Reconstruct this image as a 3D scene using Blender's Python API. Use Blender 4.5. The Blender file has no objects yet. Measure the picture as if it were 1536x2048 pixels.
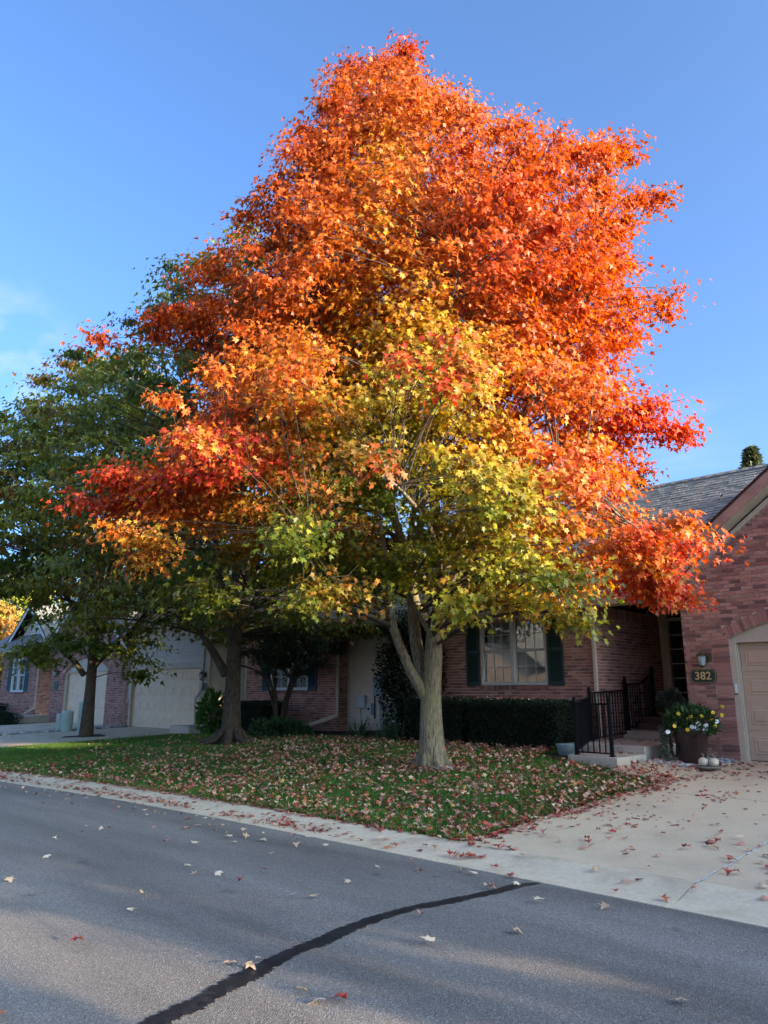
import bpy, bmesh, math, random
import numpy as np
from mathutils import Vector, Matrix, noise as mnoise
PI = math.pi
RAD = math.radians
random.seed(7)
RNG = np.random.default_rng(11)
scene = bpy.context.scene
COL = scene.collection

# ------------------------------------------------------------------ camera
CAM_H = 1.6; PITCH = RAD(13.5); YAW = RAD(44.0); FPX = 1500.0
cam_data = bpy.data.cameras.new('camera')
cam_data.sensor_fit = 'VERTICAL'; cam_data.sensor_height = 36.0
cam_data.lens = FPX / 2048.0 * 36.0
cam_data.clip_end = 2000.0
cam = bpy.data.objects.new('camera', cam_data); COL.objects.link(cam)
cam.location = (0, 0, CAM_H); cam.rotation_euler = (PI / 2 + PITCH, 0, YAW)
scene.camera = cam

# ------------------------------------------------------------------ light
SUN_AZ = RAD(11.0)      # direction towards the sun, measured from +X to +Y
SUN_EL = RAD(10.5)
w = bpy.data.worlds.new('World'); scene.world = w; w.use_nodes = True
nt = w.node_tree; nt.nodes.clear()
out = nt.nodes.new('ShaderNodeOutputWorld'); bg = nt.nodes.new('ShaderNodeBackground')
sky = nt.nodes.new('ShaderNodeTexSky'); sky.sky_type = 'NISHITA'; sky.sun_disc = False
sky.sun_elevation = SUN_EL; sky.sun_rotation = PI / 2 - SUN_AZ
sky.air_density = 0.42; sky.dust_density = 6.0; sky.ozone_density = 2.0; sky.altitude = 200
# a few thin cirrus wisps, each at its own place in the sky
tc = nt.nodes.new('ShaderNodeTexCoord'); nrmz = nt.nodes.new('ShaderNodeVectorMath'); nrmz.operation = 'NORMALIZE'
nt.links.new(tc.outputs['Generated'], nrmz.inputs[0])
mp = nt.nodes.new('ShaderNodeMapping'); mp.inputs['Rotation'].default_value = (0.75, 0.25, 0.6); mp.inputs['Scale'].default_value = (3.0, 16.0, 26.0)
nz = nt.nodes.new('ShaderNodeTexNoise'); nz.inputs['Scale'].default_value = 1.4; nz.inputs['Detail'].default_value = 7
nt.links.new(nrmz.outputs[0], mp.inputs[0]); nt.links.new(mp.outputs[0], nz.inputs[0])
prev = sky.outputs[0]
for (dx_, dy_, dz_, half, amt) in ((-0.885, 0.270, 0.385, 6.0, 0.60), (-0.94, 0.31, 0.26, 4.0, 0.35), (-0.40, 0.88, 0.27, 9.0, 0.28), (-0.97, -0.1, 0.3, 12.0, 0.5), (0.2, 0.9, 0.35, 12.0, 0.5)):
    v = Vector((dx_, dy_, dz_)).normalized(); dt = nt.nodes.new('ShaderNodeVectorMath'); dt.operation = 'DOT_PRODUCT'; dt.inputs[1].default_value = v
    nt.links.new(nrmz.outputs[0], dt.inputs[0])
    mr_ = nt.nodes.new('ShaderNodeMapRange'); mr_.interpolation_type = 'SMOOTHSTEP'; mr_.inputs[1].default_value = math.cos(RAD(half)); mr_.inputs[2].default_value = 1.0; nt.links.new(dt.outputs['Value'], mr_.inputs[0])
    m2_ = nt.nodes.new('ShaderNodeMapRange'); m2_.inputs[1].default_value = 0.42; m2_.inputs[2].default_value = 0.75; m2_.inputs[4].default_value = amt; nt.links.new(nz.outputs[0], m2_.inputs[0])
    mm = nt.nodes.new('ShaderNodeMath'); mm.operation = 'MULTIPLY'; nt.links.new(mr_.outputs[0], mm.inputs[0]); nt.links.new(m2_.outputs[0], mm.inputs[1])
    mixc = nt.nodes.new('ShaderNodeMixRGB'); mixc.inputs[2].default_value = (1.35, 1.25, 1.22, 1); nt.links.new(mm.outputs[0], mixc.inputs[0]); nt.links.new(prev, mixc.inputs[1]); prev = mixc.outputs[0]
tint = nt.nodes.new('ShaderNodeMixRGB'); tint.blend_type = 'MULTIPLY'; tint.inputs[0].default_value = 1; tint.inputs[2].default_value = (0.655, 0.87, 1.01, 1)
nt.links.new(mixc.outputs[0], tint.inputs[1]); nt.links.new(tint.outputs[0], bg.inputs[0])
bg.inputs[1].default_value = 0.15
nt.links.new(bg.outputs[0], out.inputs[0])
sd = bpy.data.lights.new('sun', 'SUN'); sd.energy = 2.6; sd.angle = RAD(0.5); sd.color = (1.0, 0.80, 0.56)
sun = bpy.data.objects.new('sun', sd); COL.objects.link(sun)
SUNV = Vector((math.cos(SUN_AZ) * math.cos(SUN_EL), math.sin(SUN_AZ) * math.cos(SUN_EL), math.sin(SUN_EL)))
sun.rotation_euler = SUNV.to_track_quat('Z', 'Y').to_euler(); sun.location = SUNV * 60
vs = scene.view_settings
vs.view_transform = 'Standard'; vs.look = 'None'; vs.gamma = 1.0; vs.exposure = 2.55
scene.cycles.use_denoising = True
scene.cycles.max_bounces = 6; scene.cycles.diffuse_bounces = 3; scene.cycles.glossy_bounces = 2
scene.cycles.transmission_bounces = 3; scene.cycles.transparent_max_bounces = 6

# ------------------------------------------------------------------ helpers
FW = (-math.sin(YAW), math.cos(YAW)); RT = (math.cos(YAW), math.sin(YAW))
def ray(x, y):
    u = (x - 768) / FPX; v = (1024 - y) / FPX
    fw = math.cos(PITCH) - v * math.sin(PITCH); up = math.sin(PITCH) + v * math.cos(PITCH)
    return (FW[0] * fw + RT[0] * u, FW[1] * fw + RT[1] * u, up, fw)
def at(x, y, D):
    """world point seen at photograph pixel x, y and level forward distance D"""
    d = ray(x, y); t = D / d[3]
    return Vector((d[0] * t, d[1] * t, CAM_H + d[2] * t))

def tag(o, label=None, cat=None, group=None, kind=None):
    if label: o['label'] = label
    if cat: o['category'] = cat
    if group: o['group'] = group
    if kind: o['kind'] = kind
    return o
def empty(name, loc=(0, 0, 0), label=None, cat=None, group=None, parent=None):
    o = bpy.data.objects.new(name, None); COL.objects.link(o); o.location = loc
    o.empty_display_size = 0.2
    if parent: o.parent = parent
    return tag(o, label, cat, group)
def wpos(o):
    p = Vector(o.location)
    while o.parent: o = o.parent; p += Vector(o.location)
    return p
def link(name, me, parent=None, loc=None):
    """mesh data given in world coordinates unless loc is set; parents are unrotated empties"""
    o = bpy.data.objects.new(name, me); COL.objects.link(o)
    if parent is not None: o.parent = parent
    base = wpos(parent) if parent is not None else Vector((0, 0, 0))
    o.location = (Vector(loc) if loc is not None else Vector((0, 0, 0))) - base
    return o

class MB:
    def __init__(s): s.v = []; s.f = []; s.c = []; s.cur = (1, 1, 1, 1); s.sm = []
    def col(s, c): s.cur = (c[0], c[1], c[2], 1); return s
    def add(s, vs, fs, smooth=False):
        b = len(s.v); s.v += [tuple(p) for p in vs]; s.c += [s.cur] * len(vs)
        s.f += [tuple(i + b for i in f) for f in fs]; s.sm += [smooth] * len(fs)
        return s
    def box(s, x0, x1, y0, y1, z0, z1):
        if x0 > x1: x0, x1 = x1, x0
        if y0 > y1: y0, y1 = y1, y0
        if z0 > z1: z0, z1 = z1, z0
        return s.add([(x0, y0, z0), (x1, y0, z0), (x1, y1, z0), (x0, y1, z0), (x0, y0, z1), (x1, y0, z1), (x1, y1, z1), (x0, y1, z1)],
                     [(0, 3, 2, 1), (4, 5, 6, 7), (0, 1, 5, 4), (1, 2, 6, 5), (2, 3, 7, 6), (3, 0, 4, 7)])
    def hexa(s, p):
        return s.add(p, [(0, 3, 2, 1), (4, 5, 6, 7), (0, 1, 5, 4), (1, 2, 6, 5), (2, 3, 7, 6), (3, 0, 4, 7)])
    def prism(s, poly, d):
        """planar polygon extruded by vector d"""
        n = len(poly); q = [tuple(Vector(p) + Vector(d)) for p in poly]
        fs = [tuple(range(n))[::-1], tuple(range(n, 2 * n))]
        fs += [(i, (i + 1) % n, n + (i + 1) % n, n + i) for i in range(n)]
        return s.add(list(poly) + q, fs)
    def tube(s, pts, rad, n=8, cap=True, jit=0.0, rnd=None, smooth=True, flute=0.0):
        pts = [Vector(p) for p in pts]; rings = []
        for i, p in enumerate(pts):
            a = pts[max(i - 1, 0)]; b = pts[min(i + 1, len(pts) - 1)]
            t = (b - a)
            t = t.normalized() if t.length > 1e-9 else Vector((0, 0, 1))
            up = Vector((0, 0, 1)) if abs(t.z) < 0.9 else Vector((1, 0, 0))
            if i == 0: e1 = t.cross(up).normalized()
            else:
                e1 = (pe - t * pe.dot(t)); e1 = e1.normalized() if e1.length > 1e-6 else t.cross(up).normalized()
            pe = e1; e2 = t.cross(e1)
            r = rad[i] if hasattr(rad, '__len__') else rad
            ring = []
            for k in range(n):
                an = 2 * PI * k / n; rr = r
                if jit and rnd: rr *= 1 + rnd.uniform(-jit, jit)
                if flute: rr *= 1 + flute * mnoise.noise(Vector((math.cos(an) * 1.6, math.sin(an) * 1.6, p.z * 0.7)) + Vector((p.x, p.y, 0)))
                ring.append(p + (e1 * math.cos(an) + e2 * math.sin(an)) * rr)
            rings.append(ring)
        vs = [q for r_ in rings for q in r_]; fs = []
        for i in range(len(rings) - 1):
            for k in range(n):
                a = i * n + k; b = i * n + (k + 1) % n
                fs.append((a, b, b + n, a + n))
        s.add(vs, fs, smooth)
        if cap:
            s.add(rings[0], [tuple(range(n))[::-1]]); s.add(rings[-1], [tuple(range(n))])
        return s
    def lathe(s, c, prof, n=24, smooth=True, squash=None):
        c = Vector(c); vs = []; fs = []
        for r, z in prof:
            for k in range(n):
                a = 2 * PI * k / n; m = squash(a, z) if squash else 1
                vs.append((c.x + r * m * math.cos(a), c.y + r * m * math.sin(a), c.z + z))
        for i in range(len(prof) - 1):
            for k in range(n):
                a = i * n + k; b = i * n + (k + 1) % n
                fs.append((a, b, b + n, a + n))
        s.add(vs, fs, smooth); m0 = len(prof) - 1
        s.add(vs[:n], [tuple(range(n))[::-1]]); s.add(vs[m0 * n:], [tuple(range(n))])
        return s
    def mesh(s, name, mat):
        me = bpy.data.meshes.new(name); me.from_pydata(s.v, [], s.f)
        me.polygons.foreach_set('use_smooth', s.sm)
        ca = me.color_attributes.new('col', 'FLOAT_COLOR', 'POINT')
        ca.data.foreach_set('color', np.array(s.c, dtype=np.float32).ravel())
        if mat: me.materials.append(mat)
        me.update(); return me
    def build(s, name, mat, parent=None, bevel=0.0):
        o = link(name, s.mesh(name, mat), parent)
        if bevel:
            m = o.modifiers.new('bevel', 'BEVEL'); m.width = bevel; m.segments = 2; m.limit_method = 'ANGLE'
        return o

# ------------------------------------------------------------------ materials
MATS = {}
def mat(name, rgb=(0.5, 0.5, 0.5), rough=0.7, attr=False, var=0.15, vscale=6.0, bump=0.0, bscale=40.0, metal=0.0, spec=0.3,
        dirt=None, dscale=1.2, damt=0.5, detail=5):
    """principled + object-space noise variation (+ optional per-piece colour attribute, stains and fine relief)"""
    if name in MATS: return MATS[name]
    m = bpy.data.materials.new(name); m.use_nodes = True; n = m.node_tree.nodes; l = m.node_tree.links
    b = n['Principled BSDF']; b.inputs['Roughness'].default_value = rough; b.inputs['Metallic'].default_value = metal
    b.inputs['Specular IOR Level'].default_value = spec
    g = n.new('ShaderNodeNewGeometry')
    nz = n.new('ShaderNodeTexNoise'); nz.inputs['Scale'].default_value = vscale; nz.inputs['Detail'].default_value = detail
    l.new(g.outputs['Position'], nz.inputs['Vector'])
    mr = n.new('ShaderNodeMapRange'); mr.inputs[1].default_value = 0.25; mr.inputs[2].default_value = 0.75
    mr.inputs[3].default_value = 1 - var; mr.inputs[4].default_value = 1 + var
    l.new(nz.outputs[0], mr.inputs[0])
    mul = n.new('ShaderNodeMixRGB'); mul.blend_type = 'MULTIPLY'; mul.inputs[0].default_value = 1
    if attr:
        a = n.new('ShaderNodeAttribute'); a.attribute_name = 'col'; l.new(a.outputs['Color'], mul.inputs[1])
    else: mul.inputs[1].default_value = (*rgb, 1)
    l.new(mr.outputs[0], mul.inputs[2]); last = mul.outputs[0]
    if dirt:
        n2 = n.new('ShaderNodeTexNoise'); n2.inputs['Scale'].default_value = dscale; n2.inputs['Detail'].default_value = 7; n2.inputs['Roughness'].default_value = 0.65
        l.new(g.outputs['Position'], n2.inputs['Vector'])
        m2 = n.new('ShaderNodeMapRange'); m2.inputs[1].default_value = 0.48; m2.inputs[2].default_value = 0.72; m2.inputs[4].default_value = damt
        l.new(n2.outputs[0], m2.inputs[0])
        mx = n.new('ShaderNodeMixRGB'); mx.inputs[2].default_value = (*dirt, 1)
        l.new(m2.outputs[0], mx.inputs[0]); l.new(last, mx.inputs[1]); last = mx.outputs[0]
    l.new(last, b.inputs['Base Color'])
    if bump:
        n3 = n.new('ShaderNodeTexNoise'); n3.inputs['Scale'].default_value = bscale; n3.inputs['Detail'].default_value = 4
        l.new(g.outputs['Position'], n3.inputs['Vector'])
        bp = n.new('ShaderNodeBump'); bp.inputs['Strength'].default_value = bump; bp.inputs['Distance'].default_value = 0.02
        l.new(n3.outputs[0], bp.inputs['Height']); l.new(bp.outputs[0], b.inputs['Normal'])
    MATS[name] = m; return m

def leaf_mat(name, trans=0.4, rough=0.5, spec=0.25):
    m = bpy.data.materials.new(name); m.use_nodes = True; n = m.node_tree.nodes; l = m.node_tree.links
    n.remove(n['Principled BSDF']); o = n['Material Output']
    a = n.new('ShaderNodeAttribute'); a.attribute_name = 'col'
    d = n.new('ShaderNodeBsdfPrincipled'); d.inputs['Roughness'].default_value = rough; d.inputs['Specular IOR Level'].default_value = spec
    t = n.new('ShaderNodeBsdfTranslucent'); mx = n.new('ShaderNodeMixShader'); mx.inputs[0].default_value = trans
    hs = n.new('ShaderNodeHueSaturation'); hs.inputs['Saturation'].default_value = 1.1; hs.inputs['Value'].default_value = 1.25
    l.new(a.outputs['Color'], d.inputs['Base Color']); l.new(a.outputs['Color'], hs.inputs['Color']); l.new(hs.outputs[0], t.inputs['Color'])
    l.new(d.outputs[0], mx.inputs[1]); l.new(t.outputs[0], mx.inputs[2]); l.new(mx.outputs[0], o.inputs['Surface'])
    return m

def asphalt_mat():
    m = bpy.data.materials.new('asphalt'); m.use_nodes = True; n = m.node_tree.nodes; l = m.node_tree.links
    b = n['Principled BSDF']; b.inputs['Roughness'].default_value = 0.85; b.inputs['Specular IOR Level'].default_value = 0.25
    g = n.new('ShaderNodeNewGeometry')
    vo = n.new('ShaderNodeTexVoronoi'); vo.inputs['Scale'].default_value = 130.0; l.new(g.outputs['Position'], vo.inputs['Vector'])
    r = n.new('ShaderNodeValToRGB'); e = r.color_ramp.elements
    e[0].position = 0.0; e[0].color = (0.130, 0.115, 0.098, 1); e[1].position = 1.0; e[1].color = (0.33, 0.292, 0.248, 1)
    k = r.color_ramp.elements.new(0.55); k.color = (0.190, 0.168, 0.145, 1)
    k = r.color_ramp.elements.new(0.86); k.color = (0.235, 0.208, 0.18, 1)
    sp = n.new('ShaderNodeSeparateColor'); l.new(vo.outputs['Color'], sp.inputs[0]); l.new(sp.outputs[0], r.inputs[0])
    # broad wear: paler wheel lanes along the street, dark patches and oil spots
    mp = n.new('ShaderNodeMapping'); mp.inputs['Scale'].default_value = (0.22, 1.3, 1); l.new(g.outputs['Position'], mp.inputs[0])
    nz = n.new('ShaderNodeTexNoise'); nz.inputs['Scale'].default_value = 1.0; nz.inputs['Detail'].default_value = 5; l.new(mp.outputs[0], nz.inputs[0])
    mr = n.new('ShaderNodeMapRange'); mr.inputs[1].default_value = 0.3; mr.inputs[2].default_value = 0.7; mr.inputs[3].default_value = 0.66; mr.inputs[4].default_value = 1.25
    l.new(nz.outputs[0], mr.inputs[0])
    mu = n.new('ShaderNodeMixRGB'); mu.blend_type = 'MULTIPLY'; mu.inputs[0].default_value = 1
    l.new(r.outputs[0], mu.inputs[1]); l.new(mr.outputs[0], mu.inputs[2])
    n2 = n.new('ShaderNodeTexNoise'); n2.inputs['Scale'].default_value = 2.6; n2.inputs['Detail'].default_value = 6; l.new(g.outputs['Position'], n2.inputs[0])
    m2 = n.new('ShaderNodeMapRange'); m2.inputs[1].default_value = 0.66; m2.inputs[2].default_value = 0.78; m2.inputs[4].default_value = 0.6; l.new(n2.outputs[0], m2.inputs[0])
    mx = n.new('ShaderNodeMixRGB'); mx.inputs[2].default_value = (0.03, 0.03, 0.032, 1)
    l.new(m2.outputs[0], mx.inputs[0]); l.new(mu.outputs[0], mx.inputs[1]); l.new(mx.outputs[0], b.inputs['Base Color'])
    bp = n.new('ShaderNodeBump'); bp.inputs['Strength'].default_value = 0.55; bp.inputs['Distance'].default_value = 0.006
    l.new(vo.outputs['Distance'], bp.inputs['Height']); l.new(bp.outputs[0], b.inputs['Normal'])
    return m

def glass_mat(name='window_glass', refl=0.10):
    m = bpy.data.materials.new(name); m.use_nodes = True; n = m.node_tree.nodes; l = m.node_tree.links
    n.remove(n['Principled BSDF']); o = n['Material Output']
    t = n.new('ShaderNodeBsdfTransparent'); t.inputs[0].default_value = (0.8, 0.84, 0.84, 1)
    g = n.new('ShaderNodeBsdfGlossy'); g.inputs['Roughness'].default_value = 0.02
    fr = n.new('ShaderNodeFresnel'); fr.inputs[0].default_value = 1.5
    nz = n.new('ShaderNodeTexNoise'); nz.inputs['Scale'].default_value = 1.5
    bp = n.new('ShaderNodeBump'); bp.inputs['Strength'].default_value = 0.05; l.new(nz.outputs[0], bp.inputs['Height']); l.new(bp.outputs[0], g.inputs['Normal'])
    ma = n.new('ShaderNodeMath'); ma.operation = 'ADD'; ma.inputs[1].default_value = refl; l.new(fr.outputs[0], ma.inputs[0])
    mx = n.new('ShaderNodeMixShader'); l.new(ma.outputs[0], mx.inputs[0]); l.new(t.outputs[0], mx.inputs[1]); l.new(g.outputs[0], mx.inputs[2])
    l.new(mx.outputs[0], o.inputs['Surface']); return m

def bark_mat(name, c1, c2, c3, scale=1.0):
    m = bpy.data.materials.new(name); m.use_nodes = True; n = m.node_tree.nodes; l = m.node_tree.links
    b = n['Principled BSDF']; b.inputs['Roughness'].default_value = 0.9; b.inputs['Specular IOR Level'].default_value = 0.15
    g = n.new('ShaderNodeNewGeometry'); mp = n.new('ShaderNodeMapping'); mp.inputs['Scale'].default_value = (38 * scale, 38 * scale, 7.0 * scale)
    l.new(g.outputs['Position'], mp.inputs[0])
    nz = n.new('ShaderNodeTexNoise'); nz.inputs['Scale'].default_value = 1.0; nz.inputs['Detail'].default_value = 8; nz.inputs['Roughness'].default_value = 0.62; nz.inputs['Distortion'].default_value = 0.6
    l.new(mp.outputs[0], nz.inputs[0])
    r = n.new('ShaderNodeValToRGB'); e = r.color_ramp.elements; e[0].position = 0.32; e[0].color = (*c1, 1); e[1].position = 0.66; e[1].color = (*c2, 1)
    l.new(nz.outputs[0], r.inputs[0])
    n2 = n.new('ShaderNodeTexNoise'); n2.inputs['Scale'].default_value = 2.8; n2.inputs['Detail'].default_value = 6; l.new(g.outputs['Position'], n2.inputs[0])
    mr = n.new('ShaderNodeMapRange'); mr.inputs[1].default_value = 0.5; mr.inputs[2].default_value = 0.66; mr.inputs[4].default_value = 0.55; l.new(n2.outputs[0], mr.inputs[0])
    mx = n.new('ShaderNodeMixRGB'); mx.inputs[2].default_value = (*c3, 1); l.new(mr.outputs[0], mx.inputs[0]); l.new(r.outputs[0], mx.inputs[1])
    l.new(mx.outputs[0], b.inputs['Base Color'])
    bp = n.new('ShaderNodeBump'); bp.inputs['Strength'].default_value = 0.9; bp.inputs['Distance'].default_value = 0.03
    l.new(nz.outputs[0], bp.inputs['Height']); l.new(bp.outputs[0], b.inputs['Normal'])
    return m

M_ASPH = asphalt_mat()
M_SEAL = mat('crack_sealant', (0.016, 0.016, 0.018), 0.42, var=0.35, vscale=14, bump=0.25, bscale=60, dirt=(0.09, 0.09, 0.09), dscale=9, damt=0.35)
M_CONC = mat('curb_concrete', (0.62, 0.50, 0.35), 0.88, var=0.10, vscale=22, bump=0.25, bscale=160, dirt=(0.38, 0.29, 0.19), dscale=2.2, damt=0.75)
M_DRIVE = mat('driveway_concrete', (0.60, 0.465, 0.31), 0.9, var=0.16, vscale=70, bump=0.3, bscale=190, dirt=(0.40, 0.29, 0.19), dscale=0.9, damt=0.6)
M_CAULK = mat('joint_caulk', (0.55, 0.55, 0.55), 0.7, var=0.2, vscale=20)
M_SOIL = mat('lawn_soil', (0.034, 0.070, 0.020), 0.95, var=0.5, vscale=3.0, bump=0.5, bscale=30, dirt=(0.05, 0.036, 0.022), dscale=1.6, damt=0.45)
M_MULCH = mat('mulch', (0.045, 0.034, 0.026), 0.95, var=0.5, vscale=18, bump=0.8, bscale=45)
M_GRASS = leaf_mat('grass_blade', 0.25, 0.6, 0.2)
M_LEAF = leaf_mat('maple_leaf', 0.42, 0.45, 0.3)
M_DEAD = leaf_mat('fallen_maple_leaf', 0.12, 0.7, 0.2)
M_NEEDLE = leaf_mat('evergreen_foliage', 0.15, 0.55, 0.25)
M_BARK = bark_mat('maple_bark', (0.060, 0.045, 0.028), (0.31, 0.25, 0.165), (0.20, 0.18, 0.085))
M_BARK2 = bark_mat('dark_bark', (0.028, 0.020, 0.013), (0.125, 0.095, 0.066), (0.10, 0.085, 0.06))
M_TWIG = mat('twig_bark', (0.060, 0.043, 0.030), 0.9, var=0.3, vscale=6)
M_BRICK = mat('brick', attr=True, rough=0.88, var=0.22, vscale=38, bump=0.4, bscale=120, dirt=(0.28, 0.20, 0.16), dscale=2.2, damt=0.15)
M_MORTAR = mat('mortar', (0.66, 0.50, 0.40), 0.95, var=0.15, vscale=30, bump=0.3, bscale=120)
M_SHING = mat('shingle', attr=True, rough=0.92, var=0.28, vscale=60, bump=0.5, bscale=180)
M_TRIM = mat('tan_trim_paint', (0.52, 0.43, 0.32), 0.6, var=0.06, vscale=9, dirt=(0.25, 0.22, 0.185), dscale=3, damt=0.25)
M_FASC = mat('weathered_fascia_paint', (0.36, 0.235, 0.18), 0.75, var=0.12, vscale=12, dirt=(0.13, 0.09, 0.075), dscale=3.4, damt=0.5)
M_DRIP = mat('drip_edge', (0.035, 0.014, 0.013), 0.6, var=0.2)
M_VINYL = mat('white_vinyl', (0.62, 0.61, 0.58), 0.5, var=0.05, vscale=6)
M_FRAME = mat('tan_window_frame', (0.46, 0.43, 0.38), 0.55, var=0.05)
M_SIDE = mat('vinyl_siding', (0.60, 0.53, 0.44), 0.6, var=0.08, vscale=5, dirt=(0.45, 0.39, 0.32), dscale=1.4, damt=0.3)
M_SHUT = mat('dark_green_shutter', (0.020, 0.038, 0.030), 0.55, var=0.12)
M_SHUT2 = mat('blue_green_shutter', (0.030, 0.068, 0.085), 0.55, var=0.12)
M_GDOOR = mat('tan_garage_door', (0.52, 0.38, 0.265), 0.55, var=0.06, vscale=4, dirt=(0.27, 0.225, 0.19), dscale=1.5, damt=0.25)
M_GDOOR2 = mat('beige_garage_door', (0.78, 0.58, 0.385), 0.55, var=0.06, vscale=4, dirt=(0.55, 0.44, 0.33), dscale=1.5, damt=0.25)
M_GLASS = glass_mat()
M_ROOM = mat('dark_room', (0.02, 0.02, 0.022), 0.9)
M_BLIND = mat('window_blind', (0.36, 0.36, 0.33), 0.7, var=0.05)
M_CURT = mat('curtain', (0.42, 0.42, 0.42), 0.9, var=0.3, vscale=14)
M_IRON = mat('black_iron', (0.006, 0.006, 0.007), 0.6, var=0.2, spec=0.15)
M_STEP = mat('step_concrete', (0.47, 0.40, 0.315), 0.9, var=0.14, vscale=35, bump=0.3, bscale=140, dirt=(0.19, 0.175, 0.155), dscale=2.2, damt=0.6)
M_TILE = mat('red_brown_porch_tile', (0.10, 0.055, 0.045), 0.8, var=0.25, vscale=14, bump=0.2)
M_ROCK = mat('river_rock', attr=True, rough=0.8, var=0.25, vscale=20)
M_PED = mat('pale_green_plastic', (0.33, 0.44, 0.41), 0.5, var=0.08, vscale=5, dirt=(0.24, 0.30, 0.27), dscale=3, damt=0.3)
M_GREY = mat('grey_meter_steel', (0.27, 0.31, 0.34), 0.5, var=0.08, metal=0.2)
M_PALEG = mat('pale_grey_plastic', (0.45, 0.48, 0.50), 0.5, var=0.06)
M_DARKM = mat('dark_meter_iron', (0.03, 0.031, 0.034), 0.5, var=0.2)
M_POT = mat('brown_glazed_pot', (0.040, 0.022, 0.020), 0.35, var=0.35, vscale=4, spec=0.5)
M_PUMP = mat('orange_pumpkin', (0.55, 0.14, 0.035), 0.5, var=0.15, vscale=12)
M_WPUMP = mat('white_pumpkin', (0.62, 0.55, 0.40), 0.5, var=0.1, vscale=12)
M_STEM = mat('dry_stem', (0.16, 0.12, 0.06), 0.8, var=0.2)
M_STONE = mat('grey_stone_dish', (0.22, 0.21, 0.17), 0.8, var=0.2, vscale=15)
M_SIGN = mat('dark_green_sign', (0.010, 0.022, 0.018), 0.4, var=0.1, spec=0.5)
M_GOLD = mat('gold_numerals', (0.62, 0.45, 0.22), 0.35, var=0.1, metal=0.3)
M_BRASS = mat('tarnished_brass', (0.10, 0.085, 0.055), 0.4, var=0.2, metal=0.6)
M_LGLASS = mat('lamp_glass', (0.32, 0.36, 0.36), 0.15, var=0.05, spec=0.6)
M_TEAL = mat('blue_grey_tub', (0.20, 0.27, 0.28), 0.6, var=0.1)
M_WHITEP = mat('white_plastic', (0.75, 0.75, 0.73), 0.4, var=0.03)
M_PETAL = mat('petal', attr=True, rough=0.6, var=0.08, vscale=30)

# ------------------------------------------------------------------ terrain shape
def gut(X):            # street edge of the concrete gutter
    y = 6.0
    if X < -8: y = 6.0 - 0.0085 * (X + 8) ** 2
    if X < -22: y = 6.0 - 0.0085 * 14 ** 2 - 0.238 * (-22 - X)
    if X > 3: y = 6.0 - 0.012 * (X - 3) ** 2
    return y
CURBW = 0.62
AX = [(-200, .20), (-22, .20), (-16, .38), (-13, .48), (-7.6, .48), (-5.25, .29), (200, .29)]
def amp(X):
    for (a, va), (b, vb) in zip(AX, AX[1:]):
        if a <= X <= b: return va + (vb - va) * (X - a) / (b - a)
    return .29
def gz(X, Y):
    s = min(max((Y - 6.6) / 6.6, 0.0), 1.2)
    return 0.08 + amp(X) * s
def ground_at(x, y):
    d = ray(x, y); Z = 0.2
    for i in range(40):
        t = (Z - CAM_H) / d[2]; Z = gz(d[0] * t, d[1] * t)
    return Vector((d[0] * t, d[1] * t, Z))

# ground sheet to the horizon
g = MB(); g.add([(-900, -900, -.16), (900, -900, -.16), (900, 900, -.16), (-900, 900, -.16)], [(0, 1, 2, 3)])
tag(g.build('ground', M_SOIL), 'dark grassy ground reaching to the horizon', 'ground', kind='structure')

# street
xs = list(np.arange(-90, 40.01, 1.0)); r_ = MB()
va = [(x, -2.2 + (gut(x) - 6.0), 0) for x in xs] + [(x, gut(x), 0) for x in xs]; n_ = len(xs)
r_.add(va, [(i, i + 1, n_ + i + 1, n_ + i) for i in range(n_ - 1)])
road = tag(r_.build('road', M_ASPH), 'grey asphalt street with pale worn patches', 'street', kind='structure')
# crack sealant snaking over the asphalt
pts = [(1078, 1767), (1035, 1772), (985, 1785), (900, 1803), (830, 1816), (765, 1834), (700, 1857), (640, 1885), (590, 1903), (540, 1928), (500, 1950), (440, 1982), (380, 2014), (320, 2042), (240, 2085), (120, 2150)]
wid = [1.15 * q for q in [.02, .05, .045, .055, .05, .05, .055, .06, .05, .055, .075, .06, .065, .06, .06, .06]]
cp = []
for (x, y) in pts:
    d = ray(x, y); t = -CAM_H / d[2]; cp.append(Vector((d[0] * t, d[1] * t, 0)))
sub = []; sw = []
for i in range(len(cp) - 1):
    p0 = cp[max(i - 1, 0)]; p1 = cp[i]; p2 = cp[i + 1]; p3 = cp[min(i + 2, len(cp) - 1)]
    for k in range(16):
        t = k / 16
        sub.append(0.5 * ((2 * p1) + (p2 - p0) * t + (2 * p0 - 5 * p1 + 4 * p2 - p3) * t * t + (3 * p1 - p0 - 3 * p2 + p3) * t ** 3))
        sw.append(wid[i] + (wid[i + 1] - wid[i]) * t)
sl = MB(); vsx = []
for i, p in enumerate(sub):
    a = sub[max(i - 1, 0)]; b = sub[min(i + 1, len(sub) - 1)]; t = (b - a).normalized(); nn = Vector((-t.y, t.x, 0))
    w1 = sw[i] * (1 + random.uniform(-.26, .26)); w2 = sw[i] * (1 + random.uniform(-.26, .26))
    vsx += [(p.x + nn.x * w1, p.y + nn.y * w1, .004), (p.x - nn.x * w2, p.y - nn.y * w2, .004)]
sl.add(vsx, [(2 * i, 2 * i + 1, 2 * i + 3, 2 * i + 2) for i in range(len(sub) - 1)])
link_ = sl.build('sealant_strip', M_SEAL, road)

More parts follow.
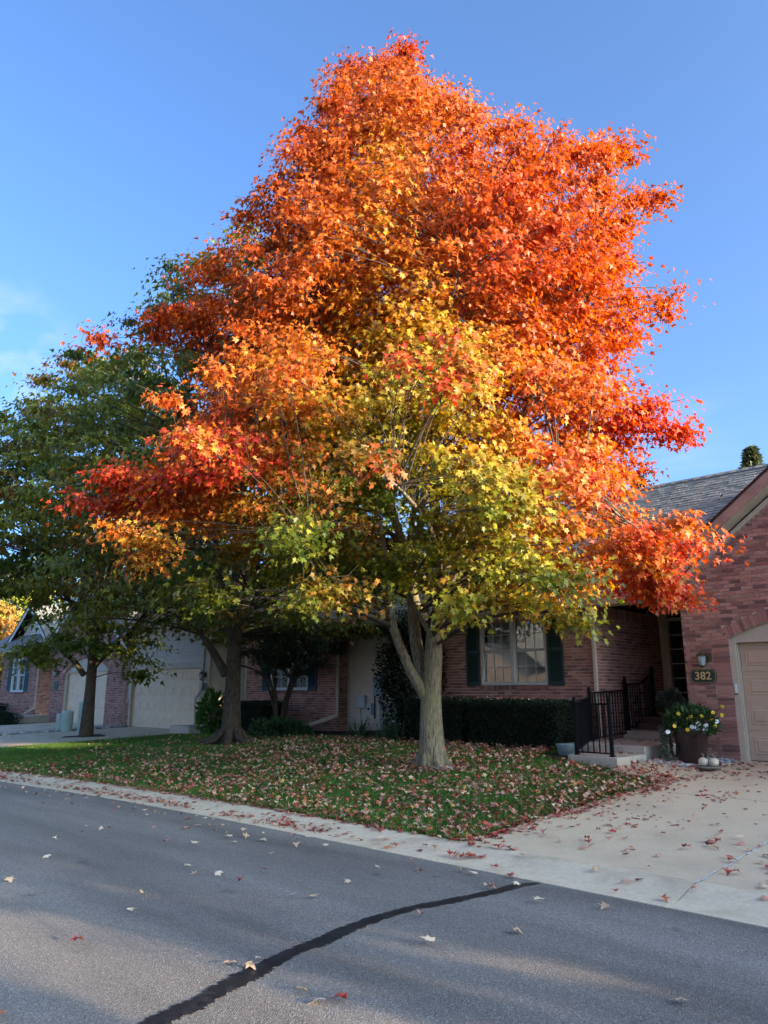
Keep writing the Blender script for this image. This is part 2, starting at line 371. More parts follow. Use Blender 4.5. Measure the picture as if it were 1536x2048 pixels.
# rolled concrete curb, cast in sections
curb = tag(empty('curb'), 'pale rolled concrete curb and gutter along the street', 'curb', kind='structure')
PROF = [(0.0, -.10), (0.0, .006), (.20, .012), (.36, .045), (.50, .078), (CURBW, .086), (CURBW, -.10)]
cuts = [-60, -50, -42, -36, -31, -27, -24, -21, -18, -15, -12.05, -9.0, -5.95, -2.80, 0.2, 3.2, 7, 12, 18]
for a, b in zip(cuts, cuts[1:]):
    m = MB(); k = max(2, int((b - a) / .75) + 1); rows = []
    for i in range(k):
        X = a + .006 + (b - a - .012) * i / (k - 1)
        rows.append([(X, gut(X) + dy, z) for dy, z in PROF])
    vv = [q for r in rows for q in r]; P = len(PROF)
    ff = [(i * P + j, (i + 1) * P + j, (i + 1) * P + j + 1, i * P + j + 1) for i in range(k - 1) for j in range(P - 1)]
    ff += [tuple(range(P))[::-1], tuple(range((k - 1) * P, k * P))]
    m.add(vv, ff); m.build('curb_section', M_CONC, curb)

# lawn, height following the rise towards the houses
def sheet(x0, x1, y0f, y1f, nx, ny, zoff=0.0):
    m = MB(); vv = []
    for i in range(nx + 1):
        X = x0 + (x1 - x0) * i / nx; a = y0f(X) if callable(y0f) else y0f; b = y1f(X) if callable(y1f) else y1f
        for j in range(ny + 1):
            Y = a + (b - a) * j / ny; vv.append((X, Y, gz(X, Y) + zoff))
    m.add(vv, [(i * (ny + 1) + j, (i + 1) * (ny + 1) + j, (i + 1) * (ny + 1) + j + 1, i * (ny + 1) + j + 1) for i in range(nx) for j in range(ny)], True)
    return m
LX0, LX1 = -22.0, -5.25
tag(sheet(LX0, LX1, lambda x: gut(x) + CURBW, 17.6, 40, 24).build('lawn', M_SOIL), 'sloping front lawn strewn with fallen maple leaves', 'lawn', kind='structure')
tag(sheet(-90, -34.0, lambda x: gut(x) + CURBW, 40, 20, 16, -.01).build('far_lawn', M_SOIL), 'lawn beyond the far driveways', 'lawn', kind='structure')
tag(sheet(.35, 60, lambda x: gut(x) + CURBW, 40, 24, 20, -.01).build('side_lawn', M_SOIL), 'lawn beside the concrete driveway', 'lawn', kind='structure')
tag(sheet(-34, 0.35, 17.61, 60, 10, 10, -.02).build('back_lawn', M_SOIL), 'grass behind the row of houses', 'lawn', kind='structure')

# driveways as separate slabs
def slab_drive(name, label, xe, ye, M, z=0.0):
    e = tag(empty(name), label, 'driveway', kind='structure')
    for a, b in zip(xe, xe[1:]):
        for c, d in zip(ye, ye[1:]):
            m = MB(); gp = .007; nx = 3; ny = 3; top = []; lo = (c is None)
            for i in range(nx + 1):
                X = a + gp + (b - a - 2 * gp) * i / nx
                y0 = (gut(X) + CURBW if c is None else c) + gp; y1 = d - gp
                for j in range(ny + 1):
                    Y = y0 + (y1 - y0) * j / ny; top.append((X, Y, gz(X, Y) + z))
            fs = [(i * (ny + 1) + j, (i + 1) * (ny + 1) + j, (i + 1) * (ny + 1) + j + 1, i * (ny + 1) + j + 1) for i in range(nx) for j in range(ny)]
            m.add(top, fs)
            ring = [i * (ny + 1) for i in range(nx + 1)] + [nx * (ny + 1) + j for j in range(1, ny + 1)] + [i * (ny + 1) + ny for i in range(nx - 1, -1, -1)] + [j for j in range(ny - 1, 0, -1)]
            rv = [top[i] for i in ring]; rb = [(p[0], p[1], p[2] - .10) for p in rv]; q = len(rv)
            m.add(rv + rb, [(i, q + i, q + (i + 1) % q, (i + 1) % q) for i in range(q)])
            m.build('slab', M, e)
    return e
dr = slab_drive('driveway', 'concrete driveway of the brick house with scattered red leaves', [-5.25, -2.80, .35], [None, 10.6, 14.42], M_DRIVE)
cm = MB()
for i in range(22):      # caulked joint line running up the driveway
    y0 = 6.55 + i * .12; y1 = y0 + .12
    x0 = -2.80 + .012 * math.sin(i * 1.3); wd = .006 + .006 * random.random()
    z0 = (gz(-2.8, y0) if y0 > 6.62 else .086 * min(1, (y0 - 6) / .5)) + .006; z1 = (gz(-2.8, y1) if y1 > 6.62 else .086 * min(1, (y1 - 6) / .5)) + .006
    if random.random() < .82: cm.add([(x0 - wd, y0, z0), (x0 + wd, y0, z0), (x0 + wd, y1, z1), (x0 - wd, y1, z1)], [(0, 1, 2, 3)])
cm.build('joint_caulk', M_CAULK, dr)
slab_drive('garage_driveway', 'pale concrete driveway in front of the siding garage', [-27.4, -24.7, LX0], [None, 11.0, 14.75], M_CONC)
slab_drive('far_driveway', 'concrete driveway beyond the strip of river rocks', [-34.0, -31, -28.2], [None, 11.0, 14.75], M_CONC)
wk = tag(empty('walkway'), 'short concrete walk between the driveway and the front steps', 'walk', kind='structure')
m = MB(); wc = [(-6.25, 11.75), (-5.262, 11.45), (-5.262, 13.2), (-6.15, 13.3)]
m.add([(x, y, gz(x, y) + .014) for x, y in wc] + [(x, y, gz(x, y) - .1) for x, y in wc],
      [(0, 1, 2, 3), (4, 5, 1, 0), (5, 6, 2, 1), (6, 7, 3, 2), (7, 4, 0, 3)])
m.build('slab', M_DRIVE, wk)

# ------------------------------------------------------------------ houses
BRL, BRH, JT = 0.203, 0.0677, 0.010
def brick_colour(rnd):
    r = rnd.random()
    if r < .45: c = (0.350, 0.178, 0.138)
    elif r < .72: c = (0.279, 0.140, 0.110)
    elif r < .90: c = (0.181, 0.096, 0.080)
    else: c = (0.385, 0.217, 0.161)
    k = rnd.uniform(.92, 1.24); return (c[0] * k * 1.06, c[1] * k * rnd.uniform(.94, 1.06), c[2] * k)
def courses(z0, z1, ivals, rnd):
    """list of bricks (s0, s1, z0, z1); ivals(zmid) gives the intervals a course may fill"""
    res = []; k = 0; z = z0
    while z < z1 - .02:
        zt = min(z + BRH - JT, z1)
        for (a, b, split) in ivals((z + zt) / 2):
            if b - a < .03: continue
            if split: res.append((a + .003, b - .003, z, zt)); continue
            s = math.floor(a / BRL) * BRL - (BRL / 2 if k % 2 else 0)
            while s < b:
                p = max(s + JT / 2, a + .002); q = min(s + BRL - JT / 2, b - .002)
                if q - p > .025: res.append((p, q, z, zt))
                s += BRL
        z += BRH; k += 1
    return res
def brick_box(m, D, P0, N, b, skin=.012, c=None):
    """D unit along the wall, N outward normal"""
    s0, s1, z0, z1 = b; P0 = Vector(P0); D = Vector(D); N = Vector(N)
    a = P0 + D * s0 - N * .004; q = P0 + D * s1 - N * .004; o = N * (skin + .004)
    v = [a, q, q + o, a + o]
    vs = [(p.x, p.y, z0) for p in v] + [(p.x, p.y, z1) for p in v]
    if c: m.col(c)
    m.add(vs, [(0, 3, 2, 1), (4, 5, 6, 7), (1, 2, 6, 5), (2, 3, 7, 6), (3, 0, 4, 7)])
BRICK_MESH = None
def brick_meshes():
    global BRICK_MESH
    if BRICK_MESH is None:
        BRICK_MESH = []; rnd = random.Random(5)
        for i in range(14):
            m = MB(); m.col(brick_colour(rnd)); L = BRL - JT; H = BRH - JT
            m.add([(-L / 2, .004, -H / 2), (L / 2, .004, -H / 2), (L / 2, -.012, -H / 2), (-L / 2, -.012, -H / 2), (-L / 2, .004, H / 2), (L / 2, .004, H / 2), (L / 2, -.012, H / 2), (-L / 2, -.012, H / 2)],
                  [(0, 3, 2, 1), (4, 5, 6, 7), (1, 2, 6, 5), (2, 3, 7, 6), (3, 0, 4, 7)])
            BRICK_MESH.append(m.mesh('brick', M_BRICK))
    return BRICK_MESH
def brick_wall(parent, D, P0, N, z0, z1, ivals, seed=1, single=None, soldier=None):
    """wall core is built by the caller; adds bricks: singles (objects) for the ones picked by single(), the rest joined"""
    rnd = random.Random(seed); m = MB(); D = Vector(D); P0 = Vector(P0); N = Vector(N); cnt = 0
    for b in courses(z0, z1, ivals, rnd):
        full = abs((b[1] - b[0]) - (BRL - JT)) < .004 and abs(b[3] - b[2] - (BRH - JT)) < .002
        if single and full and cnt < 300 and single((b[0] + b[1]) / 2, (b[2] + b[3]) / 2):
            p = P0 + D * ((b[0] + b[1]) / 2); o = link('brick', rnd.choice(brick_meshes()), parent, (p.x, p.y, (b[2] + b[3]) / 2)); cnt += 1
        else: brick_box(m, D, P0, N, b, .012, brick_colour(rnd))
    if soldier:      # a standing course under the eave: (s0, s1, z0, z1)
        a, e, sa, sb = soldier; s = a
        while s < e - .02:
            brick_box(m, D, P0, N, (s + .004, min(s + .0677 - .005, e), sa, sb), .012, brick_colour(rnd)); s += .0677
    if m.v: tag(m.build('brickwork', M_BRICK, parent), kind='stuff')

def window(parent, x0, x1, z0, z1, Y, units=2, cols=3, rows=2, frame=None, blind=0.72, curtain=False, shutters=None, fw=.055, head=None):
    """double-hung window in a wall facing -Y; the wall face is at Y"""
    fm = frame or M_FRAME
    e = empty('window', ((x0 + x1) / 2, Y, z0), parent=None); e.parent = parent; e.location = Vector(((x0 + x1) / 2, Y, z0)) - wpos(parent)
    f = MB(); yo, yi = Y - .028, Y + .10
    f.box(x0 - fw, x1 + fw, yo, yi, z1, z1 + fw); f.box(x0 - fw, x1 + fw, yo - .01, yi, z0 - fw * .8, z0)
    f.box(x0 - fw, x0, yo, yi, z0, z1); f.box(x1, x1 + fw, yo, yi, z0, z1)
    W = (x1 - x0) / units
    for u in range(1, units): f.box(x0 + u * W - fw * .75, x0 + u * W + fw * .75, yo - .004, yi, z0, z1)
    f.build('frame', fm, e, .006)
    zm = z0 + (z1 - z0) * .5
    for u in range(units):
        a = x0 + u * W + (fw * .75 if u else 0); b = x0 + (u + 1) * W - (fw * .75 if u < units - 1 else 0)
        for (c, d, ys) in ((z0, zm, Y + .035), (zm, z1, Y + .012)):
            s = MB(); t = .034
            s.box(a + .002, b - .002, ys, ys + .03, d - t, d - .001); s.box(a + .002, b - .002, ys, ys + .03, c + .001, c + t)
            s.box(a + .002, a + t, ys, ys + .03, c + t, d - t); s.box(b - t, b - .002, ys, ys + .03, c + t, d - t)
            s.build('sash', fm, e)
            mu = MB(); gw = .0075
            for k in range(1, cols):
                X = a + t + (b - a - 2 * t) * k / cols; mu.box(X - gw, X + gw, ys + .008, ys + .013, c + t, d - t)
            for k in range(1, rows):
                Z = c + t + (d - c - 2 * t) * k / rows; mu.box(a + t, b - t, ys + .0085, ys + .0125, Z - gw, Z + gw)
            mu.build('muntin', fm, e)
            p = MB(); p.add([(a + t, ys + .018, c + t), (b - t, ys + .018, c + t), (b - t, ys + .018, d - t), (a + t, ys + .018, d - t)], [(0, 1, 2, 3)])
            p.build('pane', M_GLASS, e)
    rm = MB(); rm.add([(x0, Y + .5, z0), (x1, Y + .5, z0), (x1, Y + .5, z1), (x0, Y + .5, z1)], [(0, 1, 2, 3)])
    rm.add([(x0, Y + .09, z0), (x1, Y + .09, z0), (x1, Y + .5, z0), (x0, Y + .5, z0)], [(0, 1, 2, 3)])
    rm.add([(x0, Y + .09, z1), (x1, Y + .09, z1), (x1, Y + .5, z1), (x0, Y + .5, z1)], [(3, 2, 1, 0)])
    rm.add([(x0, Y + .09, z0), (x0, Y + .5, z0), (x0, Y + .5, z1), (x0, Y + .09, z1)], [(0, 1, 2, 3)])
    rm.add([(x1, Y + .09, z0), (x1, Y + .5, z0), (x1, Y + .5, z1), (x1, Y + .09, z1)], [(3, 2, 1, 0)])
    rm.build('room_recess', M_ROOM, e)
    if blind:
        bl = MB(); zz = z1 - .03; bot = z1 - (z1 - z0) * blind
        while zz > bot:
            bl.add([(x0 + .05, Y + .125, zz), (x1 - .05, Y + .125, zz), (x1 - .05, Y + .142, zz - .022), (x0 + .05, Y + .142, zz - .022)], [(0, 1, 2, 3)]); zz -= .0235
        bl.box(x0 + .05, x1 - .05, Y + .12, Y + .145, bot - .02, bot)
        bl.build('blind', M_BLIND, e)
    if curtain:
        for (a, b) in ((x0 + .02, x0 + (x1 - x0) * .40), (x1 - (x1 - x0) * .40, x1 - .02)):
            c = MB(); n = 28; vv = []
            for k in range(n + 1):
                X = a + (b - a) * k / n; yy = Y + .16 + .03 * math.sin(k * 1.7)
                vv += [(X, yy, z0 + .02), (X, yy, z1 - .02)]
            c.add(vv, [(2 * k, 2 * k + 2, 2 * k + 3, 2 * k + 1) for k in range(n)], True); c.build('curtain', M_CURT, e)
    return e
def shutter(parent, x0, x1, z0, z1, Y, M):
    e = empty('shutter'); e.parent = parent; e.location = Vector(((x0 + x1) / 2, Y, z0)) - wpos(parent)
    s = MB(); t = .045; y0, y1 = Y - .045, Y - .0125
    s.box(x0, x0 + t, y0, y1, z0, z1); s.box(x1 - t, x1, y0, y1, z0, z1); zm = (z0 + z1) / 2
    for (a, b) in ((z0, z0 + .09), (zm - .035, zm + .035), (z1 - .08, z1)): s.box(x0 + t, x1 - t, y0 + .002, y1, a, b)
    s.build('frame', M, e)
    l = MB(); l.box(x0 + t, x1 - t, y1 - .008, y1 - .001, z0 + .09, z1 - .08)
    for (a, b) in ((z0 + .09, zm - .035), (zm + .035, z1 - .08)):
        z = a + .004
        while z < b - .02:
            l.add([(x0 + t, y0 + .004, z), (x1 - t, y0 + .004, z), (x1 - t, y1 - .008, z + .03), (x0 + t, y1 - .008, z + .03), (x0 + t, y0 + .006, z - .005), (x1 - t, y0 + .006, z - .005)], [(0, 1, 2, 3), (4, 5, 1, 0)]); z += .034
    l.build('louvre', M, e)
    return e
def sill_bricks(parent, x0, x1, z, Y, seed):
    rnd = random.Random(seed); s = x0
    e = empty('window_sill'); e.parent = parent; e.location = Vector((x0, Y, z)) - wpos(parent)
    while s < x1 - .03:
        m = MB(); m.col([c * .78 for c in brick_colour(rnd)])
        b = min(s + .067, x1)
        m.hexa([(s + .003, Y - .045, z - .085), (b - .004, Y - .045, z - .085), (b - .004, Y + .01, z - .085), (s + .003, Y + .01, z - .085),
                (s + .003, Y - .045, z - .012), (b - .004, Y - .045, z - .012), (b - .004, Y + .01, z), (s + .003, Y + .01, z)])
        m.build('brick', M_BRICK, e); s += .0677
def garage_door(parent, x0, x1, z0, z1, Y, cols, M, rows=4):
    """sectional door: each raised panel is its own piece on the section behind it"""
    e = empty('garage_door'); e.parent = parent; e.location = Vector(((x0 + x1) / 2, Y, z0)) - wpos(parent)
    H = (z1 - z0) / rows; W = (x1 - x0) / cols
    for r in range(rows):
        a = z0 + r * H; s = MB(); s.box(x0, x1, Y, Y + .045, a + .0025, a + H - .0025)
        s.box(x0, x1, Y + .012, Y + .04, a + H - .0025, a + H + .0025) if r < rows - 1 else None
        s.build('section', M, e)
        for c in range(cols):
            p = MB(); mx = .055 if cols > 5 else .085; mz = .105
            u0 = x0 + c * W + mx; u1 = x0 + (c + 1) * W - mx; v0 = a + mz; v1 = a + H - mz
            # recessed surround and raised field
            rings = [((0, 0), -.002), ((.012, .012), -.011), ((.03, .03), -.003), ((.062, .062), -.016)]
            vv = []
            for (dx, dz), dy in rings: vv += [(u0 + dx, Y + dy, v0 + dz), (u1 - dx, Y + dy, v0 + dz), (u1 - dx, Y + dy, v1 - dz), (u0 + dx, Y + dy, v1 - dz)]
            ff = [(4 * k + i, 4 * k + (i + 1) % 4, 4 * k + 4 + (i + 1) % 4, 4 * k + 4 + i) for k in range(3) for i in range(4)] + [(12, 13, 14, 15)]
            p.add(vv, ff); p.build('panel', M, e)
    w = MB(); w.box(x0, x1, Y + .004, Y + .03, z0 - .012, z0 + .0015); w.build('weather_strip', M_DARKM, e)
    return e
def shingle_roof(parent, o, ax, up, L, S, seed=1, tab=.30, exp=.145, clip=None, name='roof'):
    """shingled plane from corner o: ax along the eave, up along the slope (unit vectors)"""
    rnd = random.Random(seed); m = MB(); o = Vector(o); ax = Vector(ax); up = Vector(up); n = ax.cross(up).normalized()
    if n.z < 0: n = -n
    e = empty(name); e.parent = parent; e.location = o - wpos(parent)
    d = MB(); q = [o, o + ax * L, o + ax * L + up * S, o + up * S]
    d.prism([tuple(p - n * .03) for p in q], tuple(n * .026)); d.build('deck', M_DRIP, e)
    k = 0; v = 0.0
    while v < S:
        s = -rnd.uniform(0, tab)
        while s < L:
            wd = tab * rnd.uniform(.45, 1.1); a = max(s, 0); b = min(s + wd - .004, L)
            if b - a > .03 and (clip is None or clip((a + b) / 2, v + exp / 2)):
                th = rnd.choice((.006, .013)); kk = rnd.uniform(.72, 1.2); m.col((.215 * kk, .203 * kk, .182 * kk))
                v1 = min(v + exp + .02, S)
                A = o + ax * a + up * v; B = o + ax * b + up * v; C = o + ax * b + up * v1; Dq = o + ax * a + up * v1
                m.add([A + n * th, B + n * th, C + n * .001, Dq + n * .001, A - n * .002, B - n * .002], [(0, 1, 2, 3), (4, 5, 1, 0), (4, 0, 3), (1, 5, 2)])
            s += wd
        v += exp; k += 1
    tag(m.build('shingles', M_SHING, e), kind='stuff')
    return e
def downspout(parent, x, y, z0, z1, M, foot=None, wd=.075, dp=.06, bow=True):
    d = MB(); pts = [(x, y, z1), (x, y, z0 + .12)]
    if foot: pts += [(x + foot[0] * .3, y + foot[1] * .3, z0 + .05), (x + foot[0], y + foot[1], z0 + foot[2])]
    else: pts += [(x, y, z0)]
    for i in range(len(pts) - 1):
        a = Vector(pts[i]); b = Vector(pts[i + 1]); t = (b - a).normalized()
        e1 = Vector((1, 0, 0)) if abs(t.x) < .7 else Vector((0, 1, 0)); e1 = (e1 - t * e1.dot(t)).normalized(); e2 = t.cross(e1)
        a2 = a - t * (.02 if i else 0); b2 = b + t * .02
        d.hexa([tuple(p + e1 * sx * wd / 2 + e2 * sy * dp / 2) for p in (a2, b2) for sx, sy in ((-1, -1), (1, -1), (1, 1), (-1, 1))])
    return d.build('downspout', M, parent, .008)

def gable_roof_y(parent, xl, xr, zl, pitch, yf, yb, seed, fasc, clipback=None):
    """roof whose ridge runs along Y, gable end facing the street at yf"""
    xm = (xl + xr) / 2; c = 1 / math.sqrt(1 + pitch * pitch); S = (xm - xl) / c
    shingle_roof(parent, (xl, yf, zl), (0, 1, 0), (c, 0, pitch * c), yb - yf, S, seed, clip=clipback)
    shingle_roof(parent, (xr, yf, zl), (0, 1, 0), (-c, 0, pitch * c), yb - yf, S, seed + 1, clip=clipback)
    zp = zl + (xm - xl) * pitch
    for sgn, xe in ((1, xl), (-1, xr)):
        f = MB(); h = .235; th = .028; dz = -.032
        f.prism([(xe, yf - .012, zl + dz), (xm, yf - .012, zp + dz), (xm, yf - .012, zp + dz - h), (xe, yf - .012, zl + dz - h)], (0, th, 0))
        f.build('rake_fascia', fasc, parent)
        dr_ = MB(); dr_.prism([(xe, yf - .035, zl + .004), (xm, yf - .035, zp + .004), (xm, yf - .035, zp - .052), (xe, yf - .035, zl - .052)], (0, .022, 0))
        dr_.build('drip_edge', M_DRIP, parent)
    return zp

# ---- the brick house with number 382
Y0 = 14.3
H1 = empty('brick_house', (-6.0, Y0, .4), 'red brick house number 382 with tan garage door and grey shingle roof', 'house')
GL, GR = -5.92, .75       # garage front
DL, DR, DZ0, DZ1 = -5.10, -.22, .42, 2.54
WL, WR = -11.85, -7.77    # window block
PIT = .746
# cores (mortar plane a few mm behind the brick faces)
c = MB()
c.box(GL + .002, DL, Y0 + .002, Y0 + .25, .2, 3.6); c.box(DR, GR - .002, Y0 + .002, Y0 + .25, .2, 3.6)
xm = -2.585; zE = 3.40; zEave = 4.40 - (5.40 - (-(GL - .55))) * 0
def rake_z(X, off=0.0): return 4.36 + (min(X, 2 * xm - X) + 5.40) * PIT + off      # top line of the fascia
def wall_top(X): return rake_z(X, -.36)
ARC_R = 6.14; ARC_C = (-2.66, 3.06 - ARC_R)
def arc_x(z, r):          # half width of the arch circle at height z
    d = r * r - (z - ARC_C[1]) ** 2
    return math.sqrt(d) if d > 0 else 0.0
c.add([(GL + .002, Y0 + .002, 3.6), (GR - .002, Y0 + .002, 3.6), (GR - .002, Y0 + .002, wall_top(GL) - .01), (xm, Y0 + .002, wall_top(xm) - .01), (GL + .002, Y0 + .002, wall_top(GL) - .01)], [(0, 1, 2, 3, 4)])
wall_g = c.build('garage_wall', M_MORTAR, H1)
c2 = MB(); poly = [(DL, Y0 + .0025, 3.6)] + [(DL + (DR - DL) * i / 24, Y0 + .0025, ARC_C[1] + math.sqrt(ARC_R ** 2 - (DL + (DR - DL) * i / 24 - ARC_C[0]) ** 2)) for i in range(25)] + [(DR, Y0 + .0025, 3.6)]
c2.prism(poly, (0, .2, 0)); c2.build('arch_backing', M_MORTAR, H1)
RB = .205
def iv_g(z):
    a, b = GL, GR
    if z > wall_top(GL) - .02:
        a = max(a, -5.40 + (z + .36 - 4.36 + .03) / PIT); b = min(b, 2 * xm - a)
    r = []
    if z < DZ1 + .02: r = [(a, -5.405, False), (-5.395, DL + .012, True), (DR - .012, DR + .295, True), (DR + .305, b, False)]
    else:
        h = arc_x(z, ARC_R + RB + .01)
        if h > .02:
            xa = ARC_C[0] - h; xb = ARC_C[0] + h
            if z < 2.76: xa = DL - (z - 2.55) * .43 - .008; xb = DR + (z - 2.55) * .43 + .008
            r = [(a, xa, False), (xb, b, False)]
        else: r = [(a, b, False)]
    return r
brick_wall(wall_g, (1, 0, 0), (0, Y0, 0), (0, -1, 0), .36, 6.2, iv_g, 21, single=lambda s, z: s < -3.85 and .9 < z < 4.9)
# arch of standing bricks
rnd = random.Random(3); arch = empty('brick_arch'); arch.parent = H1; arch.location = Vector((ARC_C[0], Y0, 2.6)) - wpos(H1)
a0 = math.acos((DL - ARC_C[0]) / ARC_R * 1.0) if False else math.asin((DL - ARC_C[0]) / ARC_R)
a1 = math.asin((DR - ARC_C[0]) / ARC_R); na = 70
for i in range(na):
    p = a0 + (a1 - a0) * i / na + .0006; q = a0 + (a1 - a0) * (i + 1) / na - .0006
    m = MB(); m.col(brick_colour(rnd))
    P = lambda a, r, y: (ARC_C[0] + math.sin(a) * r, y, ARC_C[1] + math.cos(a) * r)
    g_ = .0035 / ARC_R
    m.hexa([P(p + g_, ARC_R, Y0 - .016), P(q - g_, ARC_R, Y0 - .016), P(q - g_, ARC_R, Y0 + .05), P(p + g_, ARC_R, Y0 + .05),
            P(p + g_, ARC_R + RB, Y0 - .016), P(q - g_, ARC_R + RB, Y0 - .016), P(q - g_, ARC_R + RB, Y0 + .05), P(p + g_, ARC_R + RB, Y0 + .05)])
    m.build('brick', M_BRICK, arch)
# tympanum, jambs, door
t = MB(); poly = [(DL + .004, Y0 + .07, DZ1), (DR - .004, Y0 + .07, DZ1)] + [(DR - (DR - DL) * i / 24, Y0 + .07, ARC_C[1] + math.sqrt(ARC_R ** 2 - (DR - (DR - DL) * i / 24 - ARC_C[0]) ** 2) - .004) for i in range(25)]
t.prism([p for p in poly], (0, .06, 0)); t.build('arch_panel', M_TRIM, H1)
j = MB(); j.box(DL, DL + .10, Y0 + .035, Y0 + .16, .40, DZ1 - .002); j.box(DR - .10, DR, Y0 + .035, Y0 + .16, .40, DZ1 - .002); j.box(DL + .10, DR - .10, Y0 + .05, Y0 + .16, DZ1 - .07, DZ1 - .002)
j.box(DL + .10, DL + .125, Y0 + .09, Y0 + .16, .41, DZ1 - .07); j.box(DR - .125, DR - .10, Y0 + .09, Y0 + .16, .41, DZ1 - .07)
j.build('door_jamb', M_TRIM, H1, .004)
garage_door(H1, DL + .126, DR - .126, .43, DZ1 - .072, Y0 + .17, 4, M_GDOOR)
# garage returns and rear body
b = MB(); b.box(GL + .003, GL + .25, Y0 + .26, 22.4, .2, 3.75); b.box(GR - .25, GR - .003, Y0 + .26, 22.4, .2, 3.75); b.box(WL, GR - .26, 22.4, 22.6, .2, 3.75); b.build('side_wall', M_MORTAR, H1)
# window block
wx0, wx1, wz0, wz1 = -10.62, -8.96, 1.79, 3.22
c = MB(); ZW = 3.36
for (a, b_, z0, z1) in ((WL, wx0 - .056, .2, ZW), (wx1 + .056, WR - .002, .2, ZW), (wx0 - .056, wx1 + .056, .2, wz0 - .05), (wx0 - .056, wx1 + .056, wz1 + .056, ZW)):
    c.box(a, b_, Y0 + .002, Y0 + .2, z0, z1)
wall_w = c.build('window_wall', M_MORTAR, H1)
def iv_w(z):
    if wz0 - .088 < z < wz1 + .058:
        if z < wz0 - .05: return [(WL, wx0 - .10, False), (wx1 + .10, WR, False)]
        return [(WL, wx0 - .058, False), (wx1 + .058, WR, False)]
    return [(WL, WR, False)]
brick_wall(wall_w, (1, 0, 0), (0, Y0, 0), (0, -1, 0), .40, 3.14, iv_w, 22, soldier=(WL, WR, 3.145, ZW))
window(H1, wx0, wx1, wz0, wz1, Y0)
sill_bricks(H1, wx0 - .10, wx1 + .10, wz0 - .046, Y0, 4)
shutter(H1, wx0 - .055 - .04 - .37, wx0 - .055 - .04, wz0 - .06, wz1 + .05, Y0, M_SHUT)
shutter(H1, wx1 + .055 + .02, wx1 + .055 + .02 + .38, wz0 - .06, wz1 + .05, Y0, M_SHUT)
# entry side wall, faces +X
c = MB(); c.box(WR - .2, WR - .002, Y0 + .201, 17.5, .2, ZW); wall_s = c.build('entry_side_wall', M_MORTAR, H1)
brick_wall(wall_s, (0, 1, 0), (WR, 0, 0), (1, 0, 0), .40, 3.14, lambda z: [(Y0 - .01, 17.4, False)], 23, soldier=(Y0, 17.4, 3.145, ZW))
downspout(H1, WR + .005, Y0 - .045, .60, 3.3, M_TRIM)
# entry wall with sidelight and transom
YD = 17.42
c = MB(); c.box(-7.76, -7.60, YD, YD + .2, .9, 4.2); c.box(-7.60, GL + .25, YD + .002, YD + .2, 3.62, 4.2); c.build('entry_wall', M_TRIM, H1)
d = empty('entry_door'); d.parent = H1; d.location = Vector((-6.8, YD, 1.1)) - wpos(H1)
f = MB()
for x0, x1 in ((-7.60, -7.545), (-7.20, -7.10), (-6.10, -6.02)): f.box(x0, x1, YD - .05, YD + .1, 1.09, 3.62)
f.box(-7.545, -7.20, YD - .045, YD + .1, 3.22, 3.29); f.box(-7.10, -6.10, YD - .045, YD + .1, 3.22, 3.29); f.box(-7.545, -6.10, YD - .045, YD + .1, 3.56, 3.62)
f.box(-7.545, -7.20, YD - .045, YD + .1, 1.09, 1.26); f.build('frame', M_TRIM, d)
mu = MB()
for k in range(1, 6): z = 1.26 + (3.22 - 1.26) * k / 6; mu.box(-7.545, -7.20, YD - .01, YD + .004, z - .012, z + .012)
mu.build('muntin', M_FRAME, d)
p = MB(); p.add([(-7.545, YD + .02, 1.26), (-7.20, YD + .02, 1.26), (-7.20, YD + .02, 3.22), (-7.545, YD + .02, 3.22)], [(0, 1, 2, 3)])
p.add([(-7.545, YD + .021, 3.29), (-6.10, YD + .021, 3.29), (-6.10, YD + .021, 3.56), (-7.545, YD + .021, 3.56)], [(0, 1, 2, 3)]); p.build('pane', M_GLASS, d)
p = MB(); p.box(-7.545, -7.2, YD + .085, YD + .095, 1.26, 3.22); p.box(-7.545, -6.10, YD + .084, YD + .096, 3.29, 3.56); p.build('room_recess', M_ROOM, d)
p = MB(); p.box(-7.10, -6.10, YD + .01, YD + .06, 1.10, 3.22); p.build('door_leaf', mat('dark_red_door', (0.05, 0.018, 0.016), 0.5), d)
# main roof with ridge along the street, eave over the window block
EY, EZ, RY, RZ = 13.82, 3.40, 18.4, 6.80
cl = 1 / math.hypot(RY - EY, RZ - EZ); upv = Vector((0, (RY - EY) * cl, (RZ - EZ) * cl)); S = math.hypot(RY - EY, RZ - EZ)
def main_roof(parent, x0, x1, ey, ez, up_, S_, g0, g1, yg, seed, tab):
    k = (yg - ey) / up_.y
    for (a, b, v) in ((x0, g0, 0.0), (g0, g1, k), (g1, x1, 0.0)):
        if b - a > .05: shingle_roof(parent, (a, ey + up_.y * v, ez + up_.z * v), (1, 0, 0), up_, b - a, S_ - v, seed, tab=tab); seed += 100
main_roof(H1, -12.2, 1.2, EY, EZ, upv, S, GL - .04, GR + .04, Y0 + .35, 31, .30)
shingle_roof(H1, (-12.2, 2 * RY - EY, EZ), (1, 0, 0), Vector((0, -upv.y, upv.z)), 13.4, S, 32, exp=.3, tab=.6)
rc = MB(); rn = random.Random(9)
for i in range(46):
    kk = rn.uniform(.8, 1.15); rc.col((.21 * kk, .198 * kk, .178 * kk)); x0 = -12.2 + i * .291; x1 = min(x0 + .32, 1.2)
    rc.add([(x0, RY - .13, RZ - .075 + .012), (x1, RY - .13, RZ - .075), (x1, RY, RZ + .02), (x0, RY, RZ + .032), (x1, RY + .13, RZ - .075), (x0, RY + .13, RZ - .075 + .012)], [(0, 1, 2, 3), (3, 2, 4, 5)])
rc.build('ridge_cap', M_SHING, H1)
gb = MB()
